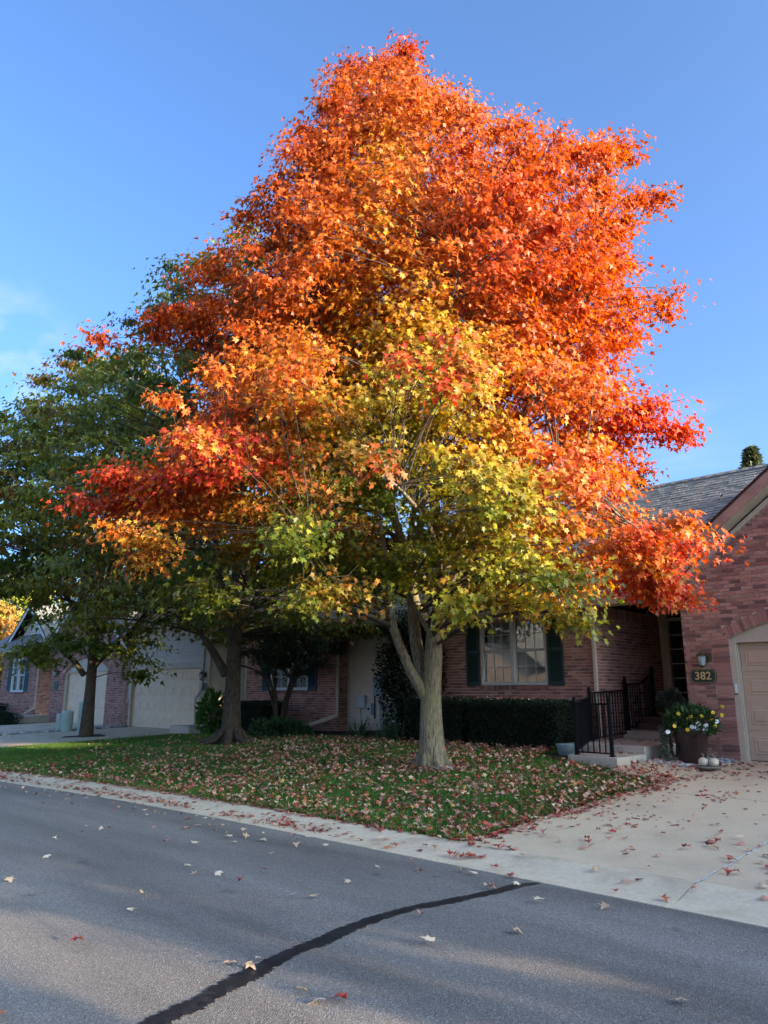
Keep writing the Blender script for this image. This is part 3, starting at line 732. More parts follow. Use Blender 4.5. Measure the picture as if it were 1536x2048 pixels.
for xg in (-12.0, 1.0): gb.prism([(xg, EY + .3, EZ - .02), (xg, 2 * RY - EY - .3, EZ - .02), (xg, RY, RZ - .28)], (.02, 0, 0))
gb.build('gable_end', M_SIDE, H1)
# eave: gutter and soffit
so = MB(); so.box(-12.2, GL - .3, EY + .02, Y0 + .2, EZ - .075, EZ - .06); so.build('soffit', M_TRIM, H1)
gu = MB(); gu.prism([(-12.2, EY - .10, EZ + .0), (-12.2, EY + .015, EZ + .0), (-12.2, EY + .015, EZ - .11), (-12.2, EY - .07, EZ - .11)], (5.6, 0, 0)); gu.build('gutter', M_TRIM, H1)
pc = MB(); pc.box(WR + .01, GL - .01, Y0 + .3, YD, 4.16, 4.20); pc.build('porch_ceiling', M_TRIM, H1)
# garage gable roof
xl = -6.55; zl = rake_z(xl, .03)
zp = gable_roof_y(H1, xl, 2 * xm - xl, zl, PIT, 13.88, 18.3, 41, M_FASC, clipback=None)
sf = MB()
for sg in (1, -1):
    A = xl if sg == 1 else 2 * xm - xl
    sf.prism([(A, 13.90, zl - .24), (xm, 13.90, zp - .24), (xm, Y0 + .02, zp - .24), (A, Y0 + .02, zl - .24)], (0, 0, -.02))
sf.build('soffit', M_TRIM, H1)
fr = MB()
for sg in (1, -1):
    A = GL if sg == 1 else 2 * xm - GL
    fr.prism([(A, Y0 - .03, wall_top(GL) + .08), (xm, Y0 - .03, wall_top(xm) + .08), (xm, Y0 - .03, wall_top(xm) - .02), (A, Y0 - .03, wall_top(GL) - .02)], (0, .026, 0))
fr.build('frieze_board', M_TRIM, H1)



# ------------------------------------------------------------------ neighbouring houses in the row
def siding(parent, x0, x1, z0, z1, Y, M=M_SIDE, exp=.112, name='siding_board', axis='x', nsign=-1, clip=None):
    """lapped boards, one object each; axis 'y' gives boards on a wall facing +X at x = Y"""
    z = z0; n = 0
    while z < z1 - .02:
        zt = min(z + exp, z1); a, b = (x0, x1) if clip is None else clip((z + zt) / 2)
        z_ = z; z = z + .010
        if b - a > .05:
            m = MB()
            if axis == 'x': m.hexa([(a, Y - .036, z), (b, Y - .036, z), (b, Y + .01, z), (a, Y + .01, z), (a, Y - .003, zt), (b, Y - .003, zt), (b, Y + .01, zt), (a, Y + .01, zt)])
            else: m.hexa([(Y - .01, a, z), (Y + .036, a, z), (Y + .036, b, z), (Y - .01, b, z), (Y - .01, a, zt), (Y + .003, a, zt), (Y + .003, b, zt), (Y - .01, b, zt)])
            m.build(name, M, parent)
        z = z_ + exp; n += 1

# ---- middle house: siding garage with a low brick base, brick window block
YG = 14.62
H2 = empty('siding_house', (-22.3, YG, .35), 'house with beige siding, wide many-panelled garage door and low brick base', 'house')
g2l, g2r = -27.62, -22.92; g2z0, g2z1 = .325, 2.42; F2L, F2R = -28.55, -22.35
c = MB(); c.box(F2L + .62, g2l - .10, YG + .002, YG + .2, .15, 4.6); c.box(g2r + .10, F2R, YG + .002, YG + .2, .15, 3.5); c.box(g2l - .10, g2r + .10, YG + .002, YG + .2, g2z1 + .10, 4.6)
w2 = c.build('garage_wall', M_SIDE, H2)
siding(w2, F2L + .64, g2l - .22, 1.32, g2z1 + .12, YG); siding(w2, g2r + .22, F2R - .11, 1.32, g2z1 + .12, YG)
siding(w2, F2L + .64, F2R - .11, g2z1 + .34, 4.2, YG)
brick_wall(w2, (1, 0, 0), (0, YG - .03, 0), (0, -1, 0), .28, 1.24, lambda z: [(F2L + .62, g2l - .12, False), (g2r + .34, F2R + .0, False)], 51)
t = MB(); t.box(F2L + .62, g2l - .115, YG - .06, YG + .01, 1.24, 1.30); t.box(g2r + .33, F2R + .03, YG - .06, YG + .01, 1.24, 1.30); t.build('brick_cap', M_TRIM, H2)
t = MB(); t.box(g2l - .21, g2l, YG - .03, YG + .16, .30, g2z1); t.box(g2r, g2r + .21, YG - .03, YG + .16, .30, g2z1); t.box(g2l - .21, g2r + .21, YG - .032, YG + .16, g2z1, g2z1 + .22)
t.build('door_jamb', M_TRIM, H2, .005)
t = MB(); t.box(F2R - .10, F2R + .02, YG - .028, YG + .01, 1.30, 3.3); t.box(F2R, F2R + .024, YG - .02, YG + .12, 1.30, 3.3); t.build('corner_board', M_TRIM, H2)
garage_door(H2, g2l, g2r, g2z0, g2z1, YG + .10, 8, M_GDOOR2)
c = MB(); c.box(F2R - .2, F2R - .002, YG + .2, 17.6, .15, 3.5); sw2 = c.build('entry_side_wall', M_SIDE, H2)
siding(sw2, YG + .121, 17.5, 1.32, 3.3, F2R + .004, axis='y')
brick_wall(sw2, (0, 1, 0), (F2R, 0, 0), (1, 0, 0), .28, 1.24, lambda z: [(YG, 17.5, False)], 52)
# window block
B2L, B2R = -20.25, -15.95
v0, v1, y0_, y1_ = -18.90, -17.25, 1.70, 3.12
c = MB()
for (a, b_, z0, z1) in ((B2L, v0 - .056, .15, 3.36), (v1 + .056, B2R, .15, 3.36), (v0 - .056, v1 + .056, .15, y0_ - .05), (v0 - .056, v1 + .056, y1_ + .056, 3.36)): c.box(a, b_, YG + .002, YG + .2, z0, z1)
ww2 = c.build('window_wall', M_MORTAR, H2)
def iv2(z):
    if y0_ - .13 < z < y1_ + .058: return [(B2L, v0 - .10 if z < y0_ - .05 else v0 - .058, False), (v1 + .10 if z < y0_ - .05 else v1 + .058, B2R, False)]
    return [(B2L, B2R, False)]
brick_wall(ww2, (1, 0, 0), (0, YG, 0), (0, -1, 0), .30, 3.16, iv2, 53, soldier=(B2L, B2R, 3.165, 3.36))
window(H2, v0, v1, y0_, y1_, YG, frame=M_VINYL, blind=0, curtain=True, cols=2)
sill_bricks(H2, v0 - .10, v1 + .10, y0_ - .05, YG, 6)
shutter(H2, v0 - .46, v0 - .08, y0_ - .06, y1_ + .05, YG, M_SHUT2); shutter(H2, v1 + .08, v1 + .46, y0_ - .06, y1_ + .05, YG, M_SHUT2)
t = MB(); t.box(B2L - .03, B2L + .05, YG - .03, YG + .01, .3, 3.36); t.build('corner_board', M_TRIM, H2)
c = MB(); c.box(B2R - .2, B2R - .002, YG + .201, 15.25, .15, 3.36); sw = c.build('side_wall', M_MORTAR, H2)
brick_wall(sw, (0, 1, 0), (B2R, 0, 0), (1, 0, 0), .30, 3.36, lambda z: [(YG - .01, 15.05, False)], 54)
# siding wall between the two houses, meters hang on it
YS = 15.05
c = MB(); c.box(B2R + .002, WL - .002, YS + .012, YS + .2, .15, 4.2); mw = c.build('meter_wall', M_SIDE, H2)
siding(mw, B2R + .11, WL - .06, .80, 4.0, YS)
t = MB(); t.box(B2R + .004, B2R + .11, YS - .03, YS + .011, .76, 4.0); t.build('corner_board', M_TRIM, H2)
t = MB(); t.box(B2R + .004, WL - .01, YS - .012, YS + .011, .2, .775); t.build('foundation', M_STEP, H2)
downspout(H2, B2R + .07, YG - .04, .95, 3.4, M_TRIM)
t = MB()
A = Vector((B2R + .07, YG - .06, .97)); B = Vector((B2R - .75, YG - 1.15, .53)); tt = (B - A).normalized(); e1 = Vector((0, 0, 1)); e1 = (e1 - tt * e1.dot(tt)).normalized(); e2 = tt.cross(e1)
t.hexa([tuple(p + e1 * sx * .05 + e2 * sy * .06) for p in (A, B) for sx, sy in ((-1, -1), (1, -1), (1, 1), (-1, 1))]); t.build('downspout_extension', M_TRIM, H2, .01)
downspout(H2, g2r + .27, YG - .075, 1.75, 3.3, M_TRIM)
t = MB(); t.tube([(g2r + .27, YG - .075, 1.8), (g2r + .22, YG - .10, 1.62), (g2r + .02, YG - .14, 1.40), (g2r + .0, YG - .14, 1.2), (g2r + .06, YG - .14, .5), (g2r - .05, YG - .17, .38)], [.042] * 6, 8); t.build('downspout_elbow', M_TRIM, H2)
# roofs of the middle house
cl = 1 / math.hypot(4.6, 3.4)
main_roof(H2, -29.0, -12.2, 14.1, 3.42, Vector((0, 4.6 * cl, 3.4 * cl)), 5.72, F2L + .55, F2R + .05, YG + .35, 61, .4)
shingle_roof(H2, (-29.0, 23.3, 3.42), (1, 0, 0), (0, -4.6 * cl, 3.4 * cl), 16.8, 5.72, 62, tab=.8, exp=.3)
zp2 = gable_roof_y(H2, -28.9, -22.0, 3.25, .62, 14.2, 18.2, 63, M_TRIM)
c = MB(); c.prism([(-28.5, YG + .003, 3.3), (-22.4, YG + .003, 3.3), (-25.45, YG + .003, zp2 - .35)], (0, .1, 0)); gg = c.build('gable_end', M_SIDE, H2)
siding(gg, 0, 0, 4.2, 5.2, YG, clip=lambda z: (-28.5 + (z - 3.3) / .62, -22.4 - (z - 3.3) / .62))
t = MB(); t.box(-22.0, B2R + .4, 14.12, YG + .1, 3.36, 3.375); t.build('soffit', M_TRIM, H2)
t = MB(); t.prism([(-22.0, 14.0, 3.42), (-22.0, 14.12, 3.42), (-22.0, 14.12, 3.31), (-22.0, 14.03, 3.31)], (9.8, 0, 0)); t.build('gutter', M_TRIM, H2)
c = MB(); c.box(F2R, B2L + .2, 17.5, 17.7, .2, 3.4); c.build('entry_wall', M_SIDE, H2)
t = MB(); t.box(-22.88, -21.7, 13.55, 14.50, .15, .53); t.build('door_step', M_STEP, H2, .015)

# ---- far house: brick garage with arch, brick window block
H3 = empty('far_brick_house', (-35.0, YG, .3), 'far brick house with arched garage and small gabled window block', 'house')
e3l, e3r, e3z0, e3z1 = -33.72, -29.55, .30, 2.42; G3L, G3R = -35.1, -27.93
c = MB(); c.box(G3L, e3l, YG + .002, YG + .2, .1, 3.5); c.box(e3r, G3R, YG - .10, YG + .2, .1, 3.4)
A3R = (2.085 ** 2 + .62 ** 2) / (2 * .62); A3C = ((e3l + e3r) / 2, e3z1 + .62 - A3R)
xm3 = (G3L + G3R) / 2
c.prism([(e3l, YG + .002, 3.05), (e3r, YG + .002, 3.05), (G3R - .1, YG + .002, 3.5), (xm3, YG + .002, 3.4 + .72 * 3.4), (G3L + .1, YG + .002, 3.5)], (0, .2, 0))
w3 = c.build('garage_wall', M_MORTAR, H3)
def iv3(z):
    a, b = G3L, G3R
    if z > 3.4: a = G3L + (z - 3.4) / .72; b = 2 * xm3 - a
    if z < e3z1: return [(a, e3l, False), (e3r, b, False)]
    d = (A3R + .2) ** 2 - (z - A3C[1]) ** 2
    if d <= 0: return [(a, b, False)]
    h = math.sqrt(d); return [(a, max(a, A3C[0] - h), False), (min(b, A3C[0] + h), b, False)]
brick_wall(w3, (1, 0, 0), (0, YG, 0), (0, -1, 0), .22, 5.7, iv3, 71)
brick_wall(w3, (1, 0, 0), (0, YG - .10, 0), (0, -1, 0), .22, 3.4, lambda z: [(e3r, G3R, False)], 72)
ar = empty('brick_arch'); ar.parent = H3; ar.location = Vector((A3C[0], YG, 2.6)) - wpos(H3); aa = math.asin(2.085 / A3R)
for i in range(58):
    p = -aa + 2 * aa * i / 58 + .0008; q = -aa + 2 * aa * (i + 1) / 58 - .0008; m = MB(); m.col(brick_colour(rnd))
    P = lambda a, r, y: (A3C[0] + math.sin(a) * r, y, A3C[1] + math.cos(a) * r)
    m.hexa([P(p, A3R, YG - .016), P(q, A3R, YG - .016), P(q, A3R, YG + .05), P(p, A3R, YG + .05), P(p, A3R + .2, YG - .016), P(q, A3R + .2, YG - .016), P(q, A3R + .2, YG + .05), P(p, A3R + .2, YG + .05)])
    m.build('brick', M_BRICK, ar)
t = MB(); t.prism([(e3l, YG + .06, e3z1), (e3r, YG + .06, e3z1)] + [(A3C[0] + math.sin(aa - 2 * aa * i / 20) * A3R, YG + .06, A3C[1] + math.cos(aa - 2 * aa * i / 20) * A3R) for i in range(21)], (0, .05, 0)); t.build('arch_panel', M_TRIM, H3)
for xa, xb in ((e3l, e3l + .14), (e3r - .08, e3r)): MB().box(xa, xb, YG + .03, YG + .15, .2, e3z1).build('door_jamb', M_TRIM, H3)
garage_door(H3, e3l + .14, e3r - .08, e3z0, e3z1, YG + .155, 4, M_GDOOR2)
zp3 = gable_roof_y(H3, G3L - .45, G3R + .45, 3.34, .72, 14.2, 18.4, 73, M_VINYL)
t = MB()
for sg in (1, -1):
    A = G3L - .45 if sg == 1 else G3R + .45
    t.prism([(A, 14.22, 3.34 - .24), (xm3, 14.22, zp3 - .24), (xm3, YG + .02, zp3 - .24), (A, YG + .02, 3.34 - .24)], (0, 0, -.02))
t.build('soffit', M_TRIM, H3)
cl = 1 / math.hypot(4.6, 3.4)
main_roof(H3, -43.0, -28.6, 14.1, 3.62, Vector((0, 4.6 * cl, 3.4 * cl)), 5.72, G3L - .05, -28.6, YG + .35, 74, .5)
shingle_roof(H3, (-43.0, 23.3, 3.62), (1, 0, 0), (0, -4.6 * cl, 3.4 * cl), 14.4, 5.72, 75, tab=.9, exp=.3)
# window block
B3L, B3R = -41.2, -36.55; v0, v1, y0_, y1_ = -39.75, -38.25, 1.66, 3.16
c = MB()
for (a, b_, z0, z1) in ((B3L, v0 - .056, .1, 3.6), (v1 + .056, B3R, .1, 3.6), (v0 - .056, v1 + .056, .1, y0_ - .05), (v0 - .056, v1 + .056, y1_ + .056, 3.6)): c.box(a, b_, YG + .002, YG + .2, z0, z1)
w3b = c.build('window_wall', M_MORTAR, H3)
brick_wall(w3b, (1, 0, 0), (0, YG, 0), (0, -1, 0), .2, 3.38, lambda z: [(B3L, v0 - .06, False), (v1 + .06, B3R, False)] if y0_ - .06 < z < y1_ + .058 else [(B3L, B3R, False)], 76, soldier=(B3L, B3R, 3.385, 3.6))
window(H3, v0, v1, y0_, y1_, YG, frame=M_VINYL, blind=0, curtain=True, cols=2, fw=.075)
sill_bricks(H3, v0 - .1, v1 + .1, y0_ - .06, YG, 8)
shutter(H3, v0 - .50, v0 - .09, y0_ - .05, y1_ + .05, YG, M_SHUT2); shutter(H3, v1 + .09, v1 + .50, y0_ - .05, y1_ + .05, YG, M_SHUT2)
c = MB(); c.box(B3R - .2, B3R - .002, YG + .2, 17.5, .1, 3.6); s3 = c.build('entry_side_wall', M_MORTAR, H3)
brick_wall(s3, (0, 1, 0), (B3R, 0, 0), (1, 0, 0), .2, 3.38, lambda z: [(YG - .01, 17.4, False)], 77, soldier=(YG, 17.4, 3.385, 3.6))
c = MB(); c.box(B3R, G3L + .2, 17.4, 17.6, .1, 3.6); c.build('entry_wall', M_SIDE, H3)
downspout(H3, B3R - .02, YG - .05, .75, 3.55, M_TRIM, foot=(-.45, -.25, -.12))
t = MB(); t.prism([(B3L - .3, 13.98, 3.60), (B3L - .3, 14.12, 3.60), (B3L - .3, 14.12, 3.48), (B3L - .3, 14.02, 3.48)], (5.3, 0, 0)); t.build('gutter', M_TRIM, H3)
t = MB(); t.box(B3L - .3, B3R + .4, 14.1, YG + .1, 3.585, 3.60); t.build('soffit', M_TRIM, H3)
zg = gable_roof_y(H3, -41.4, -36.4, 4.05, .75, 14.75, 18.6, 78, M_VINYL)
c = MB(); c.prism([(-41.0, 15.15, 3.9), (-36.8, 15.15, 3.9), (-38.9, 15.15, zg - .3)], (0, .1, 0)); gg = c.build('gable_end', M_SIDE, H3)
siding(gg, 0, 0, 3.95, 5.3, 15.15, clip=lambda z: (-41.0 + (z - 3.9) / .75, -36.8 - (z - 3.9) / .75))
tag(MB().box(-37.2, -34.9, 13.2, 14.9, .1, .58).build('far_doorstep', M_STEP, None, .015), 'low grey concrete step before the far brick house entry', 'step')
tag(MB().box(-42.5, -37.3, 12.2, 13.1, .05, .30).build('low_kerb_block', M_STEP, None, .015), 'long low concrete block below the far shuttered window', 'block')

# ------------------------------------------------------------------ steps, railing
st = empty('front_steps', (-6.9, 13.5, .4), 'grey concrete front steps with red-brown porch landing', 'steps')
XS0, XS1 = -7.74, -6.22
def step(x0, x1, y0, y1, z0, z1, M, name='step'): MB().box(x0, x1, y0, y1, z0, z1).build(name, M, st, .014)
step(-7.14, XS1, 11.95, 13.0, .15, .55, M_STEP); step(XS0, XS1 - .02, 13.003, 15.2, .15, .672, M_STEP); step(XS0, GL - .01, 15.203, 15.75, .15, .82, M_STEP)
step(XS0, GL - .012, 15.753, 16.1, .15, .945, M_TILE, 'porch_riser'); step(XS0, GL - .014, 16.103, YD - .06, .15, 1.08, M_TILE, 'porch_floor')
rl = empty('railing', (-7.3, 12.2, .55), 'black iron railing round the front steps', 'railing')
def post(x, y, z0, z1):
    m = MB(); m.box(x - .026, x + .026, y - .026, y + .026, z0, z1); m.box(x - .038, x + .038, y - .038, y + .038, z0, z0 + .02); m.box(x - .034, x + .034, y - .034, y + .034, z1, z1 + .018)
    m.lathe((x, y, z1 + .018), [(.012, 0), (.03, .018), (.034, .034), (.026, .055), (.004, .066)], 10); m.build('post', M_IRON, rl)
def panel(a, b, n, zb):
    """top rail from a to b, bottom rail zb below"""
    a = Vector(a); b = Vector(b); t = (b - a); d = Vector((t.x, t.y, 0)).normalized(); s = Vector((-d.y, d.x, 0))
    for off, h in ((0, .03), (-zb, .022)):
        m = MB(); m.hexa([tuple(p + s * sx * .019 + Vector((0, 0, off + sz * h / 2))) for p in (a, b) for sx, sz in ((-1, -1), (1, -1), (1, 1), (-1, 1))]); m.build('rail', M_IRON, rl)
    for i in range(1, n):
        p = a + t * i / n; m = MB(); m.box(p.x - .0085, p.x + .0085, p.y - .0085, p.y + .0085, p.z - zb, p.z - .012); m.build('baluster', M_IRON, rl)
XR = -7.66; XC = -7.02
post(-6.36, 12.06, .55, 1.46); post(XC, 12.06, .55, 1.44)
post(XR, 13.75, .672, 1.62); post(XR, 15.28, .82, 1.83); post(XR, 16.62, 1.08, 2.08)
panel((XC, 12.06, 1.40), (-6.36, 12.06, 1.40), 6, .80)
panel((XC, 12.06, 1.40), (XR, 13.75, 1.50), 15, .78)
panel((XR, 13.75, 1.58), (XR, 15.28, 1.64), 13, .86)
panel((XR, 15.28, 1.75), (XR, 16.05, 1.79), 7, .88); panel((XR, 16.05, 1.79), (XR, 16.62, 2.02), 5, .88)

# ------------------------------------------------------------------ wall-hung things
def text_mesh(s, size, mat_, depth=.004, font_space=1.0):
    cu = bpy.data.curves.new('numerals', 'FONT'); cu.body = s; cu.size = size; cu.extrude = depth; cu.align_x = 'CENTER'; cu.align_y = 'CENTER'; cu.space_character = font_space; cu.offset = .002
    o = bpy.data.objects.new('tmp', cu); COL.objects.link(o); dg = bpy.context.evaluated_depsgraph_get()
    me = bpy.data.meshes.new_from_object(o.evaluated_get(dg)); bpy.data.objects.remove(o); bpy.data.curves.remove(cu)
    me.materials.clear(); me.materials.append(mat_); return me
def number_sign(x, z, Y, W, H, label, txt=None, group=None):
    e = empty('house_number_sign', (x, Y, z), label, 'sign', group); k = H * .28
    def oval(w, h, kk):
        return [(x - w / 2 + kk * .55, z - h / 2), (x + w / 2 - kk * .55, z - h / 2), (x + w / 2, z - h / 2 + kk), (x + w / 2, z + h / 2 - kk), (x + w / 2 - kk * .55, z + h / 2), (x - w / 2 + kk * .55, z + h / 2), (x - w / 2, z + h / 2 - kk), (x - w / 2, z - h / 2 + kk)]
    m = MB(); m.prism([(a, Y - .034, b) for a, b in oval(W, H, k)], (0, .018, 0)); m.build('plate', M_SIGN, e, .003)
    o = oval(W * .95, H * .91, k * .95); i_ = oval(W * .93, H * .88, k * .92); m = MB()
    m.add([(a, Y - .0355, b) for a, b in o] + [(a, Y - .0355, b) for a, b in i_], [(i, (i + 1) % 8, 8 + (i + 1) % 8, 8 + i) for i in range(8)]); m.build('rim_line', M_GOLD, e)
    if txt:
        me = text_mesh(txt, H * .80, M_GOLD, .004, 1.05)
        t = link('numerals', me, e, (x, Y - .039, z)); t.rotation_euler = (PI / 2, 0, 0); t.scale = (.98, 1, 1)
    return e
number_sign(-5.60, 1.885, Y0, .48, .25, 'dark green house number sign reading 382 in gold numerals', '382')
def wall_lamp(x, z, Y, label, k=1.0):
    e = empty('wall_lantern', (x, Y, z), label, 'lamp')
    m = MB(); m.box(x + .03 * k, x + .13 * k, Y - .04, Y - .013, z - .04 * k, z + .10 * k); m.build('back_plate', M_BRASS, e, .006)
    m = MB(); m.tube([(x + .08 * k, Y - .03, z + .05 * k), (x + .06 * k, Y - .09, z + .13 * k), (x, Y - .13, z + .15 * k), (x, Y - .13, z + .10 * k)], [.009 * k] * 4, 7); m.build('arm', M_BRASS, e)
    m = MB(); m.lathe((x, Y - .13, z), [(.012 * k, .11 * k), (.03 * k, .10 * k), (.078 * k, .055 * k), (.082 * k, .045 * k)][::-1], 14); m.build('cap', M_BRASS, e)
    m = MB(); m.lathe((x, Y - .13, z), [(.045 * k, -.10 * k), (.058 * k, -.05 * k), (.066 * k, .0), (.066 * k, .044 * k)], 14); m.build('glass', M_LGLASS, e)
    m = MB(); m.lathe((x, Y - .13, z), [(.012 * k, -.135 * k), (.035 * k, -.12 * k), (.05 * k, -.101 * k)], 12); m.build('base', M_BRASS, e)
wall_lamp(-5.56, 2.19, Y0, 'brass wall lantern above the gold-numbered green sign', 1.12)
number_sign(-22.56, 1.78, YG - .03, .34, .26, 'small dark number sign on the siding corner beside the many-panelled garage door')
wall_lamp(-22.60, 2.14, YG - .03, 'dark lantern on the siding corner beside the many-panelled garage door', 1.15)
number_sign(-34.55, 1.88, YG, .46, .42, 'dark green number plate on the far brick house')
wall_lamp(-34.5, 2.42, YG, 'wall lantern on the far brick house', 1.3)
kp = empty('garage_keypad', (-5.06, Y0 + .03, 1.55), 'small white keypad on the jamb of the tan garage door', 'keypad')
m = MB(); m.hexa([(-5.078, Y0 + .012, 1.58), (-5.035, Y0 + .012, 1.58), (-5.035, Y0 + .034, 1.58), (-5.078, Y0 + .034, 1.58), (-5.078, Y0 + .002, 1.74), (-5.035, Y0 + .002, 1.74), (-5.035, Y0 + .034, 1.74), (-5.078, Y0 + .034, 1.74)]); m.build('cover', M_WHITEP, kp, .005)
m = MB(); m.box(-5.08, -5.033, Y0 + .014, Y0 + .034, 1.555, 1.58); m.build('base', M_DARKM, kp)
# meters on the siding wall
ms = lambda x, y: None
em = empty('electric_meter', (-14.75, YS, 1.6), 'grey steel electric meter box with round glass dial on the siding', 'meter')
X = -14.62; m = MB(); m.box(X - .17, X + .17, YS - .17, YS - .022, 1.50, 2.05); m.build('box', M_GREY, em, .012)
m = MB(); m.add(*(lambda n: ([(X + .04 + .10 * math.cos(2 * PI * k / n), YS - .17 - d, 1.80 + .10 * math.sin(2 * PI * k / n)) for d in (0, .07) for k in range(n)] + [(X + .04, YS - .26, 1.80)], [(k, (k + 1) % n, n + (k + 1) % n, n + k) for k in range(n)] + [(n + k, n + (k + 1) % n, 2 * n) for k in range(n)]))(16)); m.build('dial', M_LGLASS, em)
m = MB(); m.tube([(X + .02, YS - .10, .45), (X + .02, YS - .10, 1.5)], [.035, .035], 10); m.build('conduit', M_PALEG, em)
m = MB(); m.tube([(X - .22, YS - .05, .9), (X - .22, YS - .05, 2.1)], [.02, .02], 8); m.build('riser_pipe', M_DARKM, em)
tb = empty('utility_box', (-15.3, YS, 1.3), 'pale grey utility box with rounded cover on the siding', 'utility box')
m = MB(); m.box(-15.48, -15.16, YS - .14, YS - .022, 1.16, 1.52); m.build('cover', M_PALEG, tb, .03)
m = MB(); m.tube([(-15.38, YS - .05, 1.17), (-15.38, YS - .04, .8), (-15.30, YS - .04, .62), (-15.1, YS - .05, .66), (-15.02, YS - .05, .9)], [.008] * 5, 6); m.build('cable', M_DARKM, tb)
sb = empty('small_junction_box', (-15.0, YS, 1.1), 'small pale junction box beside the rounded utility box', 'utility box')
m = MB(); m.box(-15.12, -14.92, YS - .11, YS - .022, 1.0, 1.30); m.build('cover', M_PALEG, sb, .008)
m = MB(); m.box(-15.05, -14.98, YS - .125, YS - .111, 1.12, 1.18); m.build('latch', M_DARKM, sb)
gm = empty('gas_meter', (-13.7, YS, 1.2), 'dark gas meter with thick pipe standing against the siding', 'meter')
m = MB(); m.tube([(-13.86, YS - .16, .45), (-13.86, YS - .16, 1.55), (-13.78, YS - .16, 1.66), (-13.6, YS - .16, 1.66), (-13.54, YS - .16, 1.56), (-13.54, YS - .16, 1.42)], [.04] * 6, 10); m.build('pipe', M_DARKM, gm)
m = MB(); m.box(-13.70, -13.36, YS - .27, YS - .06, 1.10, 1.42); m.build('body', M_DARKM, gm, .04)
m = MB(); m.lathe((-13.84, YS - .22, 1.52), [(.03, 0), (.09, .02), (.09, .06), (.05, .10)], 14); m.build('regulator', M_GREY, gm)
m = MB(); m.tube([(-13.45, YS - .17, 1.42), (-13.45, YS - .17, 1.62), (-13.3, YS - .1, 1.64)], [.03] * 3, 8); m.build('outlet_pipe', M_GREY, gm)
m = MB(); m.box(-13.47, -13.36, YS - .30, YS - .272, .93, 1.12); m.build('tag_plate', M_WHITEP, gm)
# utility pedestals between the driveways
for (x, y, h, r, lb) in ((-27.72, 12.0, .62, .13, 'short pale green utility pedestal, leftmost beside two taller ones'), (-27.42, 12.12, .72, .19, 'wide pale green utility pedestal between a short and a tall one'), (-27.02, 12.5, 1.02, .17, 'tallest pale green utility pedestal by the river rocks')):
    z = gz(x, y) - .02; e = empty('utility_pedestal', (x, y, z), lb, 'pedestal', 'utility pedestals')
    MB().lathe((x, y, z), [(r, 0), (r, h * .42), (r * 1.02, h * .43), (r * 1.02, h - .10)], 18).build('post', M_PED, e)
    MB().lathe((x, y, z), [(r * 1.07, h - .10), (r * 1.07, h - .02), (r * .98, h), (r * .3, h + .015)], 18).build('cap', M_PED, e)

# ------------------------------------------------------------------ foliage engine
def leaf_template(kind):
    if kind == 'maple':
        o = [(0, 0), (.40, .03), (.23, .27), (.54, .56), (.17, .55), (0, 1.0), (-.17, .55), (-.54, .56), (-.23, .27), (-.40, .03)]
    elif kind == 'maple_lo':
        o = [(0, 0), (.46, .22), (.20, .45), (0, 1.0), (-.20, .45), (-.46, .22)]
    elif kind == 'oval':
        o = [(0, 0), (.26, .45), (0, 1.0), (-.26, .45)]
    else: o = [(-.085, 0), (.085, 0), (0, 1.0)]
    o = np.array(o); n = len(o)
    if kind == 'maple': v = o; f = [(0, 1, 2), (0, 8, 9), (0, 2, 8), (2, 3, 4), (8, 6, 7), (2, 4, 8), (4, 6, 8), (4, 5, 6)]
    elif kind == 'maple_lo': v = o; f = [(0, 1, 2), (0, 2, 4), (2, 3, 4), (0, 4, 5)]
    elif kind == 'oval': v = o; f = [(0, 1, 2), (0, 2, 3)]
    else: v = o; f = [(0, 1, 2)]
    v = v - np.array([0, .0]); return v, np.array(f)
def leaves_mesh(name, pos, tip, nrm, size, col, kind, material, curl=.18, droop=.15, rng=RNG, crumple=0.0, raw=False):
    """one mesh of many separate leaf faces; all arrays per leaf"""
    v, f = leaf_template(kind); N = len(pos); n = len(v)
    tip = tip / np.linalg.norm(tip, axis=1, keepdims=True)
    nrm = nrm - tip * (nrm * tip).sum(1, keepdims=True); nrm /= np.linalg.norm(nrm, axis=1, keepdims=True) + 1e-9
    side = np.cross(tip, nrm)
    x = v[:, 0][None, :, None]; y = v[:, 1][None, :, None]
    ck = curl * rng.uniform(-.4, 1.3, (N, 1, 1)); dk = droop * rng.uniform(-.5, 1.6, (N, 1, 1))
    zz = ck * np.abs(x) * 1.4 - dk * y * y
    if crumple: zz = zz + rng.uniform(-crumple, crumple, (N, n, 1))
    P = pos[:, None, :] + size[:, None, None] * (x * side[:, None, :] + y * tip[:, None, :] + zz * nrm[:, None, :])
    V = P.reshape(-1, 3).astype(np.float32)
    C = np.repeat(np.hstack([col, np.ones((N, 1))]).astype(np.float32), n, axis=0)
    F = (f[None] + (np.arange(N) * n)[:, None, None]).reshape(-1, 3).astype(np.int32)
    if raw: return V, F, C
    return arrays_mesh(name, V, F, C, material)
def arrays_mesh(name, V, F, C, material):
    me = bpy.data.meshes.new(name); me.vertices.add(len(V)); me.vertices.foreach_set('co', V.ravel())
    nf = len(F); me.loops.add(nf * 3); me.loops.foreach_set('vertex_index', F.ravel())
    me.polygons.add(nf); me.polygons.foreach_set('loop_start', np.arange(nf, dtype=np.int32) * 3)
    try: me.polygons.foreach_set('loop_total', np.full(nf, 3, dtype=np.int32))
    except Exception: pass
    ca = me.color_attributes.new('col', 'FLOAT_COLOR', 'POINT'); ca.data.foreach_set('color', C.ravel())
    me.materials.append(material); me.update(calc_edges=True); me.validate()
    return me
def nz3(P, s, seed=0.0):
    return np.array([mnoise.noise(Vector((p[0] * s + seed, p[1] * s - seed, p[2] * s + 2 * seed))) for p in P])

